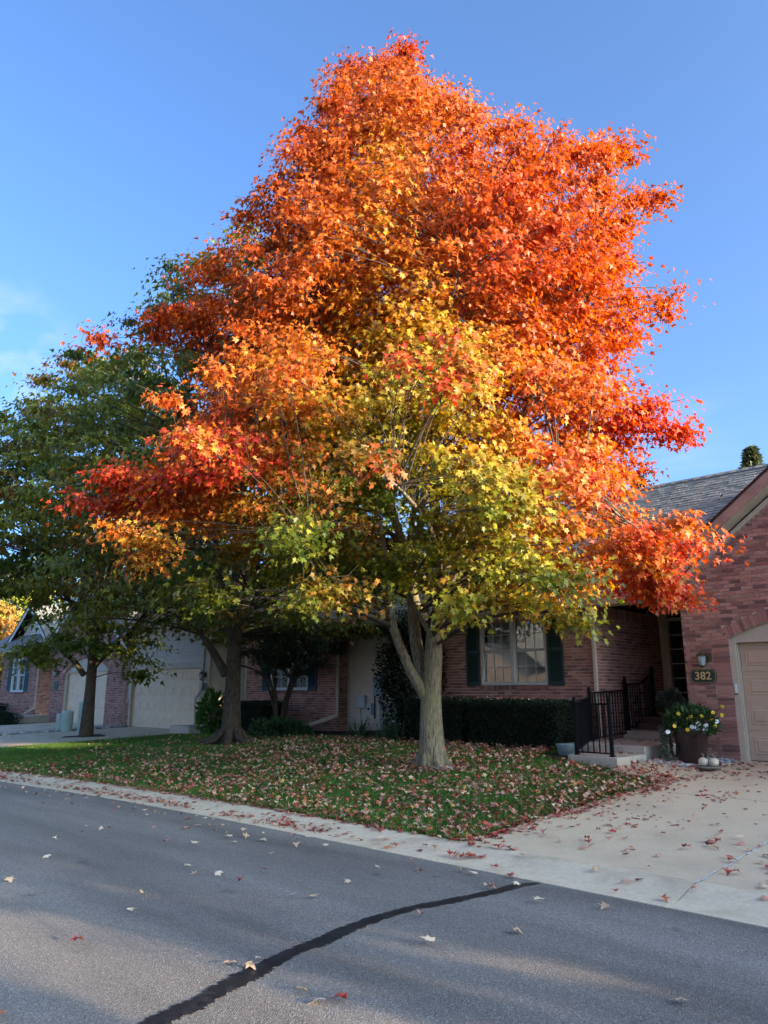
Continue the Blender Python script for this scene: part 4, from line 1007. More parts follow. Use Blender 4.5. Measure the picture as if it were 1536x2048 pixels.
def bez(a, b, c, n):
    return [a * (1 - t) ** 2 + b * 2 * t * (1 - t) + c * t * t for t in [i / (n - 1) for i in range(n)]]
def smooth_path(P, R, k=3):
    """catmull-rom subdivision of a stem"""
    out = []; rr = []
    for i in range(len(P) - 1):
        p0 = P[max(i - 1, 0)]; p1 = P[i]; p2 = P[i + 1]; p3 = P[min(i + 2, len(P) - 1)]
        for j in range(k):
            t = j / k
            out.append(0.5 * ((2 * p1) + (p2 - p0) * t + (2 * p0 - 5 * p1 + 4 * p2 - p3) * t * t + (3 * p1 - p0 - 3 * p2 + p3) * t ** 3)); rr.append(R[i] + (R[i + 1] - R[i]) * t)
    out.append(P[-1]); rr.append(R[-1]); return out, rr

def build_tree(name, label, base, stems, clumps, colfn, per, lsize, kind, bark, axis, flat=.42, spread=.55, group=None, cat='tree', seed=1, droop=.22, twig=True, split=None):
    """stems: list of (points, radii); clumps: array of foliage spray centres"""
    rng = np.random.default_rng(seed); e = empty(name, base, label, cat, group)
    tr = MB(); nodes = []
    for si, (P, R) in enumerate(stems):
        sp, sr = smooth_path([Vector(p) for p in P], R, 4)
        tr.tube(sp, sr, 18 if si == 0 else 12, flute=.10)
        nodes += [(p, r) for p, r in zip(sp, sr)]
    tr.build('trunk', bark, e)
    NP = np.array([p for p, r in nodes]); NR = np.array([r for p, r in nodes])
    C = np.array(clumps)
    if twig:
        tw = MB()
        for c in C:
            d = NP - c; dist = np.linalg.norm(d, axis=1) + np.maximum(0, (NP[:, 2] - c[2] + .25)) * 2.5 + (NR < .012) * .6 + np.maximum(0, 3.0 - NP[:, 2]) * 2
            k = int(dist.argmin()); a = Vector(NP[k]); b = Vector(c); L = (b - a).length
            mid = a.lerp(b, .5) + Vector((0, 0, .10 * L)) + Vector(rng.normal(0, .06 * L, 3))
            r0 = min(NR[k] * .6, .007 + .007 * L); tw.tube(bez(a, mid, b, 6), [r0, r0 * .85, r0 * .7, r0 * .55, r0 * .4, .004], 5, cap=False)
            for q in range(3):
                dv = Vector((rng.normal(), rng.normal(), rng.normal() * .4 - .1)).normalized() * spread * .9
                tw.tube([a.lerp(b, .8), b + dv * .5, b + dv], [.006, .005, .003], 4, cap=False)
        tag(tw.build('twigs', M_TWIG, e), kind='stuff')
    # leaves
    N = len(C); ax = np.array(axis); o = C - np.array([ax[0], ax[1], 0])[None]; o[:, 2] = 0
    o /= (np.linalg.norm(o, axis=1, keepdims=True) + 1e-6)
    cnt = np.maximum(8, (per * rng.uniform(.55, 1.4, N)).astype(int)); idx = np.repeat(np.arange(N), cnt); M = len(idx)
    oo = o[idx]; s = np.cross(oo, np.array([0, 0, 1.0])[None]); sz = rng.uniform(.65, 1.3, N)[idx]
    q = rng.normal(0, 1, (M, 3)); q /= np.linalg.norm(q, axis=1, keepdims=True); q *= np.minimum(np.abs(rng.normal(0, .60, (M, 1))) + .10, 1.02)
    al = q[:, 0] * spread * 1.2 * sz; la = q[:, 1] * spread * sz; ve = q[:, 2] * spread * flat * sz
    pos = C[idx] + oo * al[:, None] + s * la[:, None]; pos[:, 2] += ve - droop * (al + .3) ** 2 - .12 * la ** 2
    out = q[:, 0][:, None] * oo + q[:, 1][:, None] * s + .35 * oo
    tip = out * .8 + rng.normal(0, .42, (M, 3)); tip[:, 2] -= .62
    nrm = .55 * oo + .45 * out + rng.normal(0, .42, (M, 3)); nrm[:, 2] += .75
    size = lsize * rng.uniform(.62, 1.25, M)
    col = colfn(C, idx, pos, rng)
    if split is None: me = leaves_mesh('crown', pos, tip, nrm, size, col, kind, M_LEAF, curl=.34, droop=.34, rng=rng)
    else:            # five-lobed leaves on the street side, simpler ones behind
        fr_ = split(pos); A_ = []
        for k_, q_ in ((kind, fr_), ('maple_lo', ~fr_)): A_.append(leaves_mesh('crown', pos[q_], tip[q_], nrm[q_], size[q_], col[q_], k_, M_LEAF, curl=.34, droop=.34, rng=rng, raw=True))
        me = arrays_mesh('crown', np.vstack([A_[0][0], A_[1][0]]), np.vstack([A_[0][1], A_[1][1] + len(A_[0][0])]), np.vstack([A_[0][2], A_[1][2]]), M_LEAF)
    o_ = link('crown', me, e); tag(o_, kind='stuff')
    return e

def poisson(cands, dmin):
    keep = np.zeros((0, 3)); g = {}
    for p in cands:
        key = tuple((p // dmin).astype(int)); ok = True
        for i in (-1, 0, 1):
            for j in (-1, 0, 1):
                for k in (-1, 0, 1):
                    for q in g.get((key[0] + i, key[1] + j, key[2] + k), ()):
                        if (p - q) @ (p - q) < dmin * dmin: ok = False; break
                    if not ok: break
                if not ok: break
            if not ok: break
        if ok: g.setdefault(key, []).append(p)
    return np.array([p for v in g.values() for p in v])

# ------------------------------------------------------------------ the orange maple
TB = ground_at(865, 1536); TB.z -= .03
D0 = TB.x * FW[0] + TB.y * FW[1]; LAT0 = TB.x * RT[0] + TB.y * RT[1]
SIL = [(80, 795, 822), (128, 705, 832), (185, 612, 925), (225, 603, 1015), (285, 542, 1230), (345, 520, 1315), (400, 468, 1335), (450, 422, 1330), (500, 388, 1330), (560, 340, 1345),
       (610, 305, 1368), (650, 295, 1365), (700, 290, 1325), (760, 305, 1285), (820, 300, 1320), (880, 330, 1365), (950, 262, 1330), (1020, 200, 1290), (1090, 320, 1345), (1150, 470, 1350), (1200, 590, 1230), (1222, 620, 1010)]
prof = []
for y, xl_, xr_ in SIL:
    d = ray(865, y); z = CAM_H + D0 / d[3] * d[2]
    l = (xl_ - 768) / FPX * D0 / d[3] - LAT0; r = (xr_ - 768) / FPX * D0 / d[3] - LAT0
    prof.append((z, max(.15, -l * .90), max(.15, r * .90)))
prof = np.array(prof[::-1]); ZT = prof[-1, 0]
def env(az, z):
    """crown radius; az measured from the camera's right axis"""
    L = np.interp(z, prof[:, 0], prof[:, 1]); R = np.interp(z, prof[:, 0], prof[:, 2]); c = (np.cos(az) + 1) / 2
    return L * (1 - c) + R * c
rng = np.random.default_rng(5)
cand = []
for i in range(26000):
    z = prof[0, 0] + (ZT - prof[0, 0]) * rng.uniform() ; az = rng.uniform(0, 2 * PI); R = env(az, z)
    if rng.uniform() > (R / 6.2) ** 1.0: continue
    lump = 1 + .11 * mnoise.noise(Vector((math.cos(az) * 2.2, math.sin(az) * 2.2, z * .45))) + .07 * mnoise.noise(Vector((math.cos(az) * 6, math.sin(az) * 6, z * 1.3)))
    rho = R * lump * (rng.uniform(.03, 1) ** .40) - .30
    if rho < .2: continue
    if z < 4.2 and rho < (4.4 - z) * 1.5: continue
    x = rho * math.cos(az); f_ = rho * math.sin(az) * .80
    cand.append((TB.x + RT[0] * x + FW[0] * f_, TB.y + RT[1] * x + FW[1] * f_, z))
cand = np.array(cand)
def proj(P):
    X = P[:, 0]; Y = P[:, 1]; fw = X * FW[0] + Y * FW[1]; la = X * RT[0] + Y * RT[1]; up = P[:, 2] - CAM_H
    c_ = fw * math.cos(PITCH) + up * math.sin(PITCH); v_ = -fw * math.sin(PITCH) + up * math.cos(PITCH)
    return 768 + FPX * la / c_, 1024 - FPX * v_ / c_, fw
sy = np.array([q[0] for q in SIL]); sl_ = np.array([q[1] for q in SIL]); sr_ = np.array([q[2] for q in SIL])
px, py, fwd_ = proj(cand); mg = .30 * FPX / fwd_
inside = (px > np.interp(py, sy, sl_) + mg) & (px < np.interp(py, sy, sr_) - mg) & (py > 80 + mg * .8)
hole = nz3(cand, 1.1, 6.4)
opening = (px > 735) & (px < 935) & (py > 985) & (py < 1290) & (fwd_ < D0 + 3.5) & (hole < .20)
open2 = (px > 690) & (px < 1010) & (py > 840) & (py < 1075) & (fwd_ < D0 + .6) & (hole < .02)
cand = cand[inside & ~opening & ~open2]
gap = nz3(cand, .55, 3.1); cand = cand[gap > -.24]
fine = nz3(cand, 1.25, 15.5); cand = cand[fine > -.30]
CL = poisson(cand, .44)
# limbs that stick out of the general shape, as seen from the street; (x, y, forward distance, count, size)
LOBES = [(890, 735, -4.6, 5, .45), (770, 915, -4.9, 3, .35), (430, 920, -3.2, 10, .75), (330, 960, -2.4, 9, .7), (285, 1000, -1.6, 8, .6), (225, 1012, -1.3, 4, .3), (300, 1090, -2.2, 5, .4), (430, 1195, -2.4, 3, .25),
         (350, 650, -1.0, 7, .6), (1275, 830, -1.0, 8, .6), (1330, 878, -.6, 3, .25), (1180, 985, -3.6, 10, .7), (1290, 1090, -3.0, 9, .6), (1310, 1110, -2.6, 7, .42), (1340, 1175, -2.4, 3, .2), (1290, 1160, -2.8, 6, .4), (1110, 1205, -3.4, 3, .25), (1080, 1150, -3.6, 6, .45),
         (915, 1200, -3.2, 3, .22), (640, 1170, -3.2, 4, .4), (600, 1070, -3.8, 5, .5), (690, 1200, -2.6, 4, .35), (806, 112, .2, 5, .14), (704, 145, .3, 4, .16), (762, 140, 0, 3, .16), (1225, 310, .3, 5, .35), (1285, 385, .2, 4, .3), (1340, 600, 0, 4, .35), (1000, 990, -4.2, 6, .5), (560, 760, -3.6, 7, .6)]
ext = []
for (x, y, dd, n, s) in LOBES:
    c = at(x, y, D0 + dd)
    for k in range(n): ext.append(np.array(c) + rng.normal(0, s * .62, 3) * np.array([1, 1, .6]))
CL = np.vstack([CL, np.array(ext)])
def lat_h(P):
    lat = (P[:, 0] - TB.x) * RT[0] + (P[:, 1] - TB.y) * RT[1]; fw = (P[:, 0] - TB.x) * FW[0] + (P[:, 1] - TB.y) * FW[1]
    return lat, fw
GREEN = np.array([.095, .140, .016]); YG_ = np.array([.36, .335, .030]); GOLD = np.array([.56, .30, .028]); ORNG = np.array([.60, .175, .024]); ORRED = np.array([.55, .100, .020]); RED = np.array([.64, .062, .030]); DRED = np.array([.36, .035, .020])
REDSPOT = [(890, 735, -4.6, .8), (770, 915, -4.9, .5), (430, 910, -3.2, 1.0), (240, 1000, -1.8, 1.2), (370, 830, -1.0, .9), (1040, 470, -3, .9), (1310, 830, -1, 1.1), (1190, 980, -3.6, .8), (1370, 1120, -2.6, 1.0), (1390, 1190, -2.4, .7), (1090, 690, -4, .7), (640, 700, -4.0, .9), (1320, 960, 2.0, 1.5), (800, 110, 0, .9)]
RS = np.array([list(at(x, y, D0 + d)) + [r] for x, y, d, r in REDSPOT])
GRSPOT = [(760, 300, -2.5, .9), (880, 640, -4.4, 1.3), (840, 830, -4.4, 1.2), (650, 990, -4.0, 1.3), (560, 850, -3.8, .9), (1000, 1080, -3.8, 1.1), (1240, 560, -1.5, .9), (1250, 940, -2, 1.0), (1100, 1130, -3.6, 1.0)]
GS = np.array([list(at(x, y, D0 + d)) + [r] for x, y, d, r in GRSPOT])
def maple_colour(C, idx, pos, rng):
    lat, fw = lat_h(C); h = (C[:, 2] - 2.4) / (ZT - 2.4)
    rr = np.hypot(lat, fw); az = np.arctan2(fw, lat); Re = np.array([env(a, z) for a, z in zip(az, C[:, 2])]); inner = np.clip(1 - rr / Re, 0, 1)
    g = .98 - 1.35 * h - .62 * np.clip(np.abs(lat + .9) / 4.2, 0, 1.4) ** .8 + .10 + .55 * inner + .28 * nz3(C, .45, 1.7) + .12 * nz3(C, 1.1, 5.0)
    g += .55 * np.clip((5.0 - C[:, 2]) / 2.0, 0, 1) * np.clip((1.2 - lat) / 1.5, 0, 1)
    g -= .19 + .24 * np.exp(-((h - .50) / .24) ** 2)
    for q in GS: g += .40 * np.exp(-(((C - q[:3]) ** 2).sum(1)) / (q[3] ** 2))
    red = .34 * np.clip(nz3(C, .6, 9.3) * 1.8, 0, 1) * (inner < .35)
    for q, (x_, y_, _d, _r) in zip(RS, REDSPOT): red += (.85 if y_ > 800 and abs(x_ - 800) > 300 else .5) * np.exp(-(((C - q[:3]) ** 2).sum(1)) / (q[3] ** 2))
    red = np.clip(red, 0, 1); g = np.minimum(g, .74 + .25 * nz3(C, .8, 12.0) + .22 * (lat < -.8) * (C[:, 2] < 5))
    gl = g[idx] + rng.normal(0, .09, len(idx)) + .22 * (C[idx, 2] - pos[:, 2]) ; rl_ = np.clip(red[idx] * rng.uniform(.2, 1.7, len(idx)), 0, 1)
    stops = np.array([-.6, .02, .26, .46, .66, .92]); cols = np.array([ORRED, ORRED * .6 + ORNG * .4, ORNG, GOLD, YG_, GREEN])
    c = np.stack([np.interp(gl, stops, cols[:, k]) for k in range(3)], 1)
    rc_ = RED[None] * (.8 + .4 * rng.random((len(idx), 1))); c = c * (1 - rl_[:, None]) + rc_ * rl_[:, None]
    c *= rng.uniform(.58, 1.18, (len(idx), 1)); return np.clip(c, 0, .9)
def S(pts): return [at(x, y, D0 + d) for x, y, d in pts]
stems = [
    ([TB + Vector((0, 0, -.12)), TB + Vector((0, 0, .06))] + S([(863, 1490, 0), (861, 1430, 0), (862, 1380, 0), (866, 1320, 0), (869, 1268, 0), (878, 1222, 0), (886, 1178, .1), (883, 1120, .15), (874, 1050, .2), (866, 970, .3), (858, 870, .3), (850, 700, .3), (836, 500, .2), (815, 300, .1), (806, 130, 0)]),
     [.40, .275, .215, .188, .174, .168, .15, .132, .135, .12, .105, .095, .085, .065, .045, .025, .008]),
    (S([(858, 1405, 0), (842, 1378, -.05), (818, 1335, -.1), (796, 1282, -.15), (779, 1228, -.2), (771, 1160, -.3), (764, 1075, -.4), (738, 970, -.5), (705, 860, -.5), (660, 730, -.4), (620, 600, -.3), (590, 460, -.1)]),
     [.115, .098, .086, .078, .072, .064, .055, .047, .04, .032, .02, .008]),
    (S([(858, 1385, .15), (838, 1320, .3), (828, 1255, .4), (825, 1185, .45), (812, 1110, .5), (790, 1040, .6), (765, 940, .7), (725, 800, .9), (700, 640, 1.0), (690, 440, 1.0), (700, 240, .8)]),
     [.13, .12, .11, .105, .09, .075, .062, .052, .04, .028, .008]),
    (S([(866, 1272, -.1), (849, 1238, -.16), (833, 1208, -.2), (827, 1170, -.25), (832, 1100, -.5), (848, 1000, -.9), (862, 900, -1.3), (880, 760, -1.8), (905, 600, -2.2), (930, 450, -2.0)]),
     [.085, .082, .075, .068, .058, .048, .04, .032, .02, .007]),
    (S([(884, 1165, 0), (902, 1108, -.2), (930, 1045, -.3), (975, 955, -.5), (1030, 860, -.6), (1090, 740, -.7), (1150, 600, -.6), (1200, 450, -.3), (1240, 330, 0)]),
     [.095, .085, .075, .064, .052, .042, .03, .02, .007]),
    (S([(890, 1180, -.1), (935, 1110, -.8), (1000, 1050, -1.5), (1085, 1010, -2.0), (1180, 1000, -2.4), (1280, 1060, -2.6), (1370, 1120, -2.6)]), [.07, .06, .05, .04, .03, .018, .006]),
    (S([(874, 1060, .2), (930, 960, .3), (1020, 890, .2), (1130, 870, 0), (1250, 860, -.3), (1350, 870, -.5)]), [.07, .06, .048, .036, .022, .006]),
    (S([(771, 1150, -.3), (710, 1090, -.9), (610, 1030, -1.6), (480, 985, -2.0), (340, 985, -2.0), (200, 1005, -1.6)]), [.06, .052, .042, .032, .02, .006]),
    (S([(790, 1040, .6), (720, 960, .4), (620, 860, 0), (500, 760, -.4), (390, 680, -.7), (320, 640, -.9)]), [.055, .05, .042, .03, .018, .006]),
    (S([(858, 870, .3), (930, 720, .2), (1000, 560, .1), (1050, 420, .1), (1090, 320, .1)]), [.06, .05, .038, .022, .006]),
    (S([(866, 970, .3), (900, 850, 1.6), (930, 700, 2.6), (960, 520, 3.0), (970, 400, 3.0)]), [.06, .05, .038, .02, .006]),
    (S([(812, 1110, .5), (830, 1000, 1.8), (820, 860, 2.9), (780, 700, 3.4), (760, 560, 3.4)]), [.06, .05, .038, .02, .006]),
    (S([(884, 1150, .2), (970, 1040, 1.6), (1080, 960, 2.8), (1200, 900, 3.6)]), [.06, .045, .03, .006]),
    (S([(800, 1080, .6), (680, 1000, 2.0), (560, 940, 3.0), (460, 880, 3.6)]), [.05, .04, .026, .006]),
    (S([(880, 1140, -.2), (862, 1060, -1.6), (820, 1000, -2.9), (770, 950, -4.0)]), [.055, .042, .028, .006]),
    (S([(764, 1090, -.4), (690, 1050, -1.8), (620, 1060, -3.0), (590, 1090, -3.6)]), [.045, .036, .024, .006]),
]
maple = build_tree('maple_tree', 'tall maple with orange and red autumn crown in front of the brick house', TB, stems, CL, maple_colour, 140, .094, 'maple', M_BARK, (TB.x, TB.y), spread=.46, flat=.62, seed=21, split=lambda P: ((P[:, 0] - TB.x) * FW[0] + (P[:, 1] - TB.y) * FW[1] < -.8))
rt = MB(); rt.tube([TB + Vector((.16, -.24, .0)), TB + Vector((.30, -.20, .045)), TB + Vector((.45, -.05, .03)), TB + Vector((.5, .1, -.03))], [.05, .075, .06, .03], 8); rt.build('surface_root', mat('pale_root', (.36, .32, .29), .9, var=.2, vscale=12, bump=.4), maple)
for k in range(7):
    a = 2 * PI * k / 7 + .3; d = Vector((math.cos(a), math.sin(a), 0)); L_ = .42 + .14 * math.sin(k * 2.3)
    m = MB(); m.tube([TB + d * .17 + Vector((0, 0, .34)), TB + d * .25 + Vector((0, 0, .13)), TB + d * L_ * .8 + Vector((0, 0, .045)), TB + d * L_ + Vector((0, 0, -.05))], [.05, .065, .04, .015], 8, flute=.2); m.build('surface_root', M_BARK, maple)

# ------------------------------------------------------------------ two green maples further along
def green_colour(rust):
    def f(C, idx, pos, rng):
        n = nz3(C, .5, 2.0); h = (C[:, 2] - 3) / 10.0
        a = np.array([.095, .130, .022]); b = np.array([.26, .235, .030]); r = np.array([.30, .10, .03])
        k = np.clip(.30 + n * .9, 0, 1)[idx][:, None]; c = a[None] * (1 - k) + b[None] * k
        kr = np.clip((nz3(C, .8, 7.0) - .12) * 2.2 + rust * h, 0, .8)[idx] * (rng.random(len(idx)) < .6)
        c = c * (1 - kr[:, None]) + r[None] * kr[:, None]
        return c * rng.uniform(.7, 1.25, (len(idx), 1))
    return f
def round_crown(base, zb, zt, R, seed, dmin=.72, pw=.42, n=7000, skirt=0.0):
    rng = np.random.default_rng(seed); c = []
    for i in range(n):
        u = rng.uniform(0, 1); z = zb + (zt - zb) * u; az = rng.uniform(0, 2 * PI)
        prof_ = math.sin(PI * min(1, (u * .92 + .10)) ** .62) ** .75
        Rz = R * prof_ * (1 + .22 * mnoise.noise(Vector((math.cos(az) * 2 + seed, math.sin(az) * 2, z * .5))))
        if rng.uniform() > Rz / R: continue
        rho = Rz * rng.uniform(.03, 1) ** pw
        if z < zb + 1.2 and rho < (zb + 1.2 - z) * 1.3: continue
        c.append((base.x + rho * math.cos(az), base.y + rho * math.sin(az), z))
    c = np.array(c); c = c[nz3(c, .6, seed) > -.34]; return poisson(c, dmin)
def auto_stems(base, h0, zt, R, r0, n, seed, flare=1.35, lean=(0, 0)):
    rng = random.Random(seed); b = Vector(base); top = b + Vector((lean[0], lean[1], h0))
    ll = [([b + Vector((0, 0, -.1)), b + Vector((0, 0, .15)), b + Vector((lean[0] * .4, lean[1] * .4, h0 * .45)), top, b + Vector((lean[0], lean[1], (h0 + zt) / 2)), b + Vector((0, 0, zt * .80))], [r0 * flare * 1.15, r0 * flare, r0, r0 * .92, r0 * .5, .01])]
    for k in range(n):
        a = 2 * PI * k / n + rng.uniform(-.3, .3); hh = h0 * rng.uniform(.85, 1.15); e = rng.uniform(.45, .9)
        p0 = b + Vector((lean[0], lean[1], hh)); d = Vector((math.cos(a), math.sin(a), 0))
        L = R * rng.uniform(.55, .85); zz = (zt - h0) * e
        ll.append(([p0, p0 + d * L * .25 + Vector((0, 0, zz * .22)), p0 + d * L * .6 + Vector((0, 0, zz * .55)), p0 + d * L + Vector((0, 0, zz))], [r0 * .5, r0 * .38, r0 * .22, .008]))
    return ll
T2 = ground_at(460, 1488); T3 = ground_at(172, 1472)
D2 = T2.x * FW[0] + T2.y * FW[1]; D3 = T3.x * FW[0] + T3.y * FW[1]
C2 = round_crown(T2, 3.2, 15.2, 5.3, 31, dmin=.90)
S2 = auto_stems(T2, 2.55, 13.5, 4.6, .20, 6, 4)
S2 += [([at(452, 1350, D2), at(430, 1310, D2), at(405, 1270, D2 - .3), at(370, 1220, D2 - .6)], [.13, .10, .08, .03])]
tree2 = build_tree('green_maple_tree', 'dark green maple with spreading roots, standing between two other maples', T2, S2, C2, green_colour(.10), 125, .145, 'maple_lo', M_BARK2, (T2.x, T2.y), spread=.68, seed=33)
rr_ = random.Random(2)
for k in range(9):
    a = 2 * PI * k / 9 + rr_.uniform(-.2, .2); L = rr_.uniform(.55, 1.0); d = Vector((math.cos(a), math.sin(a), 0)); s_ = Vector((-d.y, d.x, 0)) * rr_.uniform(-.12, .12)
    m = MB(); m.tube([T2 + d * .22 + Vector((0, 0, .30)), T2 + d * .40 + s_ + Vector((0, 0, .12)), T2 + d * L * .8 + s_ * 2 + Vector((0, 0, .05)), T2 + d * L + s_ * 2.5 + Vector((0, 0, -.05))], [.12, .085, .06, .02], 8, flute=.3); m.build('surface_root', M_BARK2, tree2)
C3 = round_crown(T3, 4.7, 14.2, 5.2, 47, dmin=.88)
S3 = auto_stems(T3, 3.2, 12.2, 4.6, .165, 5, 8)
S3 += [([at(168, 1350, D3), at(150, 1325, D3), at(128, 1305, D3 - .3), at(112, 1285, D3 - .5), at(100, 1255, D3 - .6)], [.10, .085, .07, .055, .02]), ([at(176, 1350, D3), at(196, 1325, D3), at(222, 1300, D3 + .1), at(250, 1270, D3 + .2)], [.11, .09, .075, .03])]
ex3 = []
rng = np.random.default_rng(8)
for (x, y, dd, n, s) in ((110, 1290, -1.5, 4, .5), (60, 1310, -1.5, 3, .4), (210, 1290, -1.0, 5, .6), (280, 1300, -.5, 4, .5), (40, 1150, -1, 4, .6)):
    c_ = at(x, y, D3 + dd)
    for k in range(n): ex3.append(np.array(c_) + rng.normal(0, s * .6, 3))
C3 = np.vstack([C3, np.array(ex3)])
tree3 = build_tree('green_maple_tree', 'green maple with slim dark trunk, beside the pale green utility pedestals', T3, S3, C3, green_colour(.35), 125, .175, 'maple_lo', M_BARK2, (T3.x, T3.y), spread=.72, seed=34)
for T, r in ((TB, .85), (T2, .75), (T3, .65)):
    m = MB(); n = 28; vv = [(T.x, T.y, gz(T.x, T.y) + .03)]
    for k in range(n):
        a = 2 * PI * k / n; q = r * (1 + .18 * math.sin(3 * a + T.x) + .1 * math.sin(7 * a)); x = T.x + q * math.cos(a); y = T.y + q * math.sin(a); vv.append((x, y, gz(x, y) + .006))
    m.add(vv, [(0, 1 + k, 1 + (k + 1) % n) for k in range(n)], True)
    tag(m.build('soil_ring', M_MULCH), 'ring of bare dark soil round a maple trunk', 'soil', 'soil rings', kind='structure')

# ------------------------------------------------------------------ shrubs and beds
def cloud(name, pos, out, size, col, kind, material, parent=None, jit=.6, seed=3, up=.2, down=0.0, curl=.1):
    rng = np.random.default_rng(seed); N = len(pos)
    tip = out + rng.normal(0, jit, (N, 3)); tip[:, 2] += up - down
    nrm = out * .6 + rng.normal(0, jit, (N, 3)); nrm[:, 2] += .4
    return link(name, leaves_mesh(name, pos, tip, nrm, size, col, kind, material, curl=curl, rng=rng), parent)
def shade_cols(rng, N, a, b, lo=.7, hi=1.25):
    k = rng.random((N, 1)); return (np.array(a)[None] * (1 - k) + np.array(b)[None] * k) * rng.uniform(lo, hi, (N, 1))
def box_hedge(name, label, x0, x1, y0, y1, z0, z1, n, cat='hedge', seed=1, taper=.12, size=.05, cols=((.010, .022, .010), (.022, .040, .015))):
    rng = np.random.default_rng(seed); e = empty(name, ((x0 + x1) / 2, (y0 + y1) / 2, z0), label, cat)
    core = MB(); k = .10; core.hexa([(x0 + k + taper, y0 + k + taper, z0), (x1 - k - taper, y0 + k + taper, z0), (x1 - k - taper, y1 - k, z0), (x0 + k + taper, y1 - k, z0), (x0 + k, y0 + k, z1 - k), (x1 - k, y0 + k, z1 - k), (x1 - k, y1 - k, z1 - k), (x0 + k, y1 - k, z1 - k)])
    core.build('woody_core', mat('hedge_core', (.008, .010, .006), 1.0, var=.4, vscale=20), e)
    # points over the outer skin
    P = []; O = []
    A = [((x1 - x0) * (y1 - y0), 't'), ((x1 - x0) * (z1 - z0), 'f'), ((y1 - y0) * (z1 - z0), 'l'), ((y1 - y0) * (z1 - z0), 'r'), ((x1 - x0) * (z1 - z0) * .4, 'b')]; S_ = sum(a for a, _ in A)
    for a, s in A:
        m = int(n * a / S_); u = rng.random(m); v = rng.random(m); d = rng.random(m) ** 2 * .16
        tp = taper * (1 - v)
        if s == 't': p = np.stack([x0 + (x1 - x0) * u, y0 + (y1 - y0) * v, z1 - d + 0 * u], 1); o = np.array([0, 0, 1.])
        if s == 'f': p = np.stack([x0 + tp + (x1 - x0 - 2 * tp) * u, y0 + tp + d, z0 + (z1 - z0) * v], 1); o = np.array([0, -1., .3])
        if s == 'b': p = np.stack([x0 + tp + (x1 - x0 - 2 * tp) * u, y1 - d, z0 + (z1 - z0) * v], 1); o = np.array([0, 1., .3])
        if s == 'l': p = np.stack([x0 + tp + d, y0 + tp + (y1 - y0 - tp) * u, z0 + (z1 - z0) * v], 1); o = np.array([-1., 0, .3])
        if s == 'r': p = np.stack([x1 - tp - d, y0 + tp + (y1 - y0 - tp) * u, z0 + (z1 - z0) * v], 1); o = np.array([1., 0, .3])
        P.append(p); O.append(np.repeat(o[None], m, 0))
    P = np.vstack(P); O = np.vstack(O); P = P + O * (.05 * nz3(P, 2.2, seed) + .03 * nz3(P, 7.0, seed))[:, None]
    ob = cloud('foliage', P, O, size * rng.uniform(.6, 1.3, len(P)), shade_cols(rng, len(P), *cols), 'oval', M_NEEDLE, e, .7, seed); tag(ob, kind='stuff')
    return e
hz = lambda x, y: gz(x, y)
box_hedge('clipped_hedge', 'dark clipped hedge under the green-shuttered window, beside the maple trunk', -11.75, -10.05, 12.75, 13.75, .50, 1.46, 9000, seed=3)
box_hedge('clipped_hedge', 'dark clipped hedge topped with red leaves, beside the black railing', -10.0, -7.72, 12.7, 13.7, .48, 1.42, 12500, seed=4)
box_hedge('clipped_bush', 'dark square-clipped bush before the brick wall of the middle house', -18.9, -17.3, 13.0, 14.0, .34, 1.32, 8000, 'bush', 5, .16)
box_hedge('low_hedge', 'low dark hedge under the far shuttered window', -40.2, -38.6, 13.3, 14.2, .25, 1.05, 3500, seed=6)
def blob_shrub(name, label, c, rx, ry, rz, n, size, cols, kind='oval', seed=1, cat='shrub', stems=4, hang=0.0, flat_bottom=.15, material=None, fill=.35):
    rng = np.random.default_rng(seed); c = np.array(c, dtype=float); z0 = gz(c[0], c[1]); e = empty(name, (c[0], c[1], z0), label, cat)
    q = rng.normal(0, 1, (n, 3)); q /= np.linalg.norm(q, axis=1, keepdims=True); q *= (rng.uniform(0, 1, (n, 1)) ** fill)
    d = q * (1 + .25 * nz3(q, 1.8, seed)[:, None] + .16 * nz3(q, 4.5, seed + 2)[:, None]); P = c + d * np.array([rx, ry, rz]); P[:, 2] = np.maximum(P[:, 2], z0 + .02)
    tag(cloud('foliage', P, q, size * rng.uniform(.6, 1.3, n), shade_cols(rng, n, *cols), kind, material or M_NEEDLE, e, .6, seed, down=hang), kind='stuff')
    m = MB()
    for k in range(stems):
        a = 2 * PI * k / stems; m.tube([(c[0] + .05 * math.cos(a), c[1] + .05 * math.sin(a), z0 - .05), (c[0] + rx * .3 * math.cos(a), c[1] + ry * .3 * math.sin(a), c[2]), (c[0] + rx * .6 * math.cos(a), c[1] + ry * .6 * math.sin(a), c[2] + rz * .4)], [.03, .02, .006], 6)
    m.build('stem', M_BARK2, e); return e
blob_shrub('yew_shrub', 'tall black-green yew shrub against the siding wall behind the maple trunk', (-12.55, 14.0, 2.0), .95, .75, 1.65, 16000, .075, ((.007, .015, .009), (.018, .034, .016)), seed=11, stems=5)
blob_shrub('leafy_shrub', 'light green leafy shrub behind the trunk with spreading roots', (-20.6, 13.7, .95), .55, .5, .62, 900, .17, ((.05, .12, .025), (.10, .20, .04)), seed=12, material=M_LEAF)
blob_shrub('spreading_juniper', 'low spreading evergreen beside the far doorstep', (-35.4, 12.6, .42), 1.3, .8, .36, 3500, .10, ((.012, .028, .014), (.03, .055, .022)), seed=13)
blob_shrub('groundcover_plant', 'low leafy groundcover plant at the foot of the small ornamental tree', (-16.6, 13.15, .58), 1.15, .55, .26, 1500, .14, ((.035, .075, .028), (.07, .12, .045)), seed=14, material=M_LEAF, hang=.3)
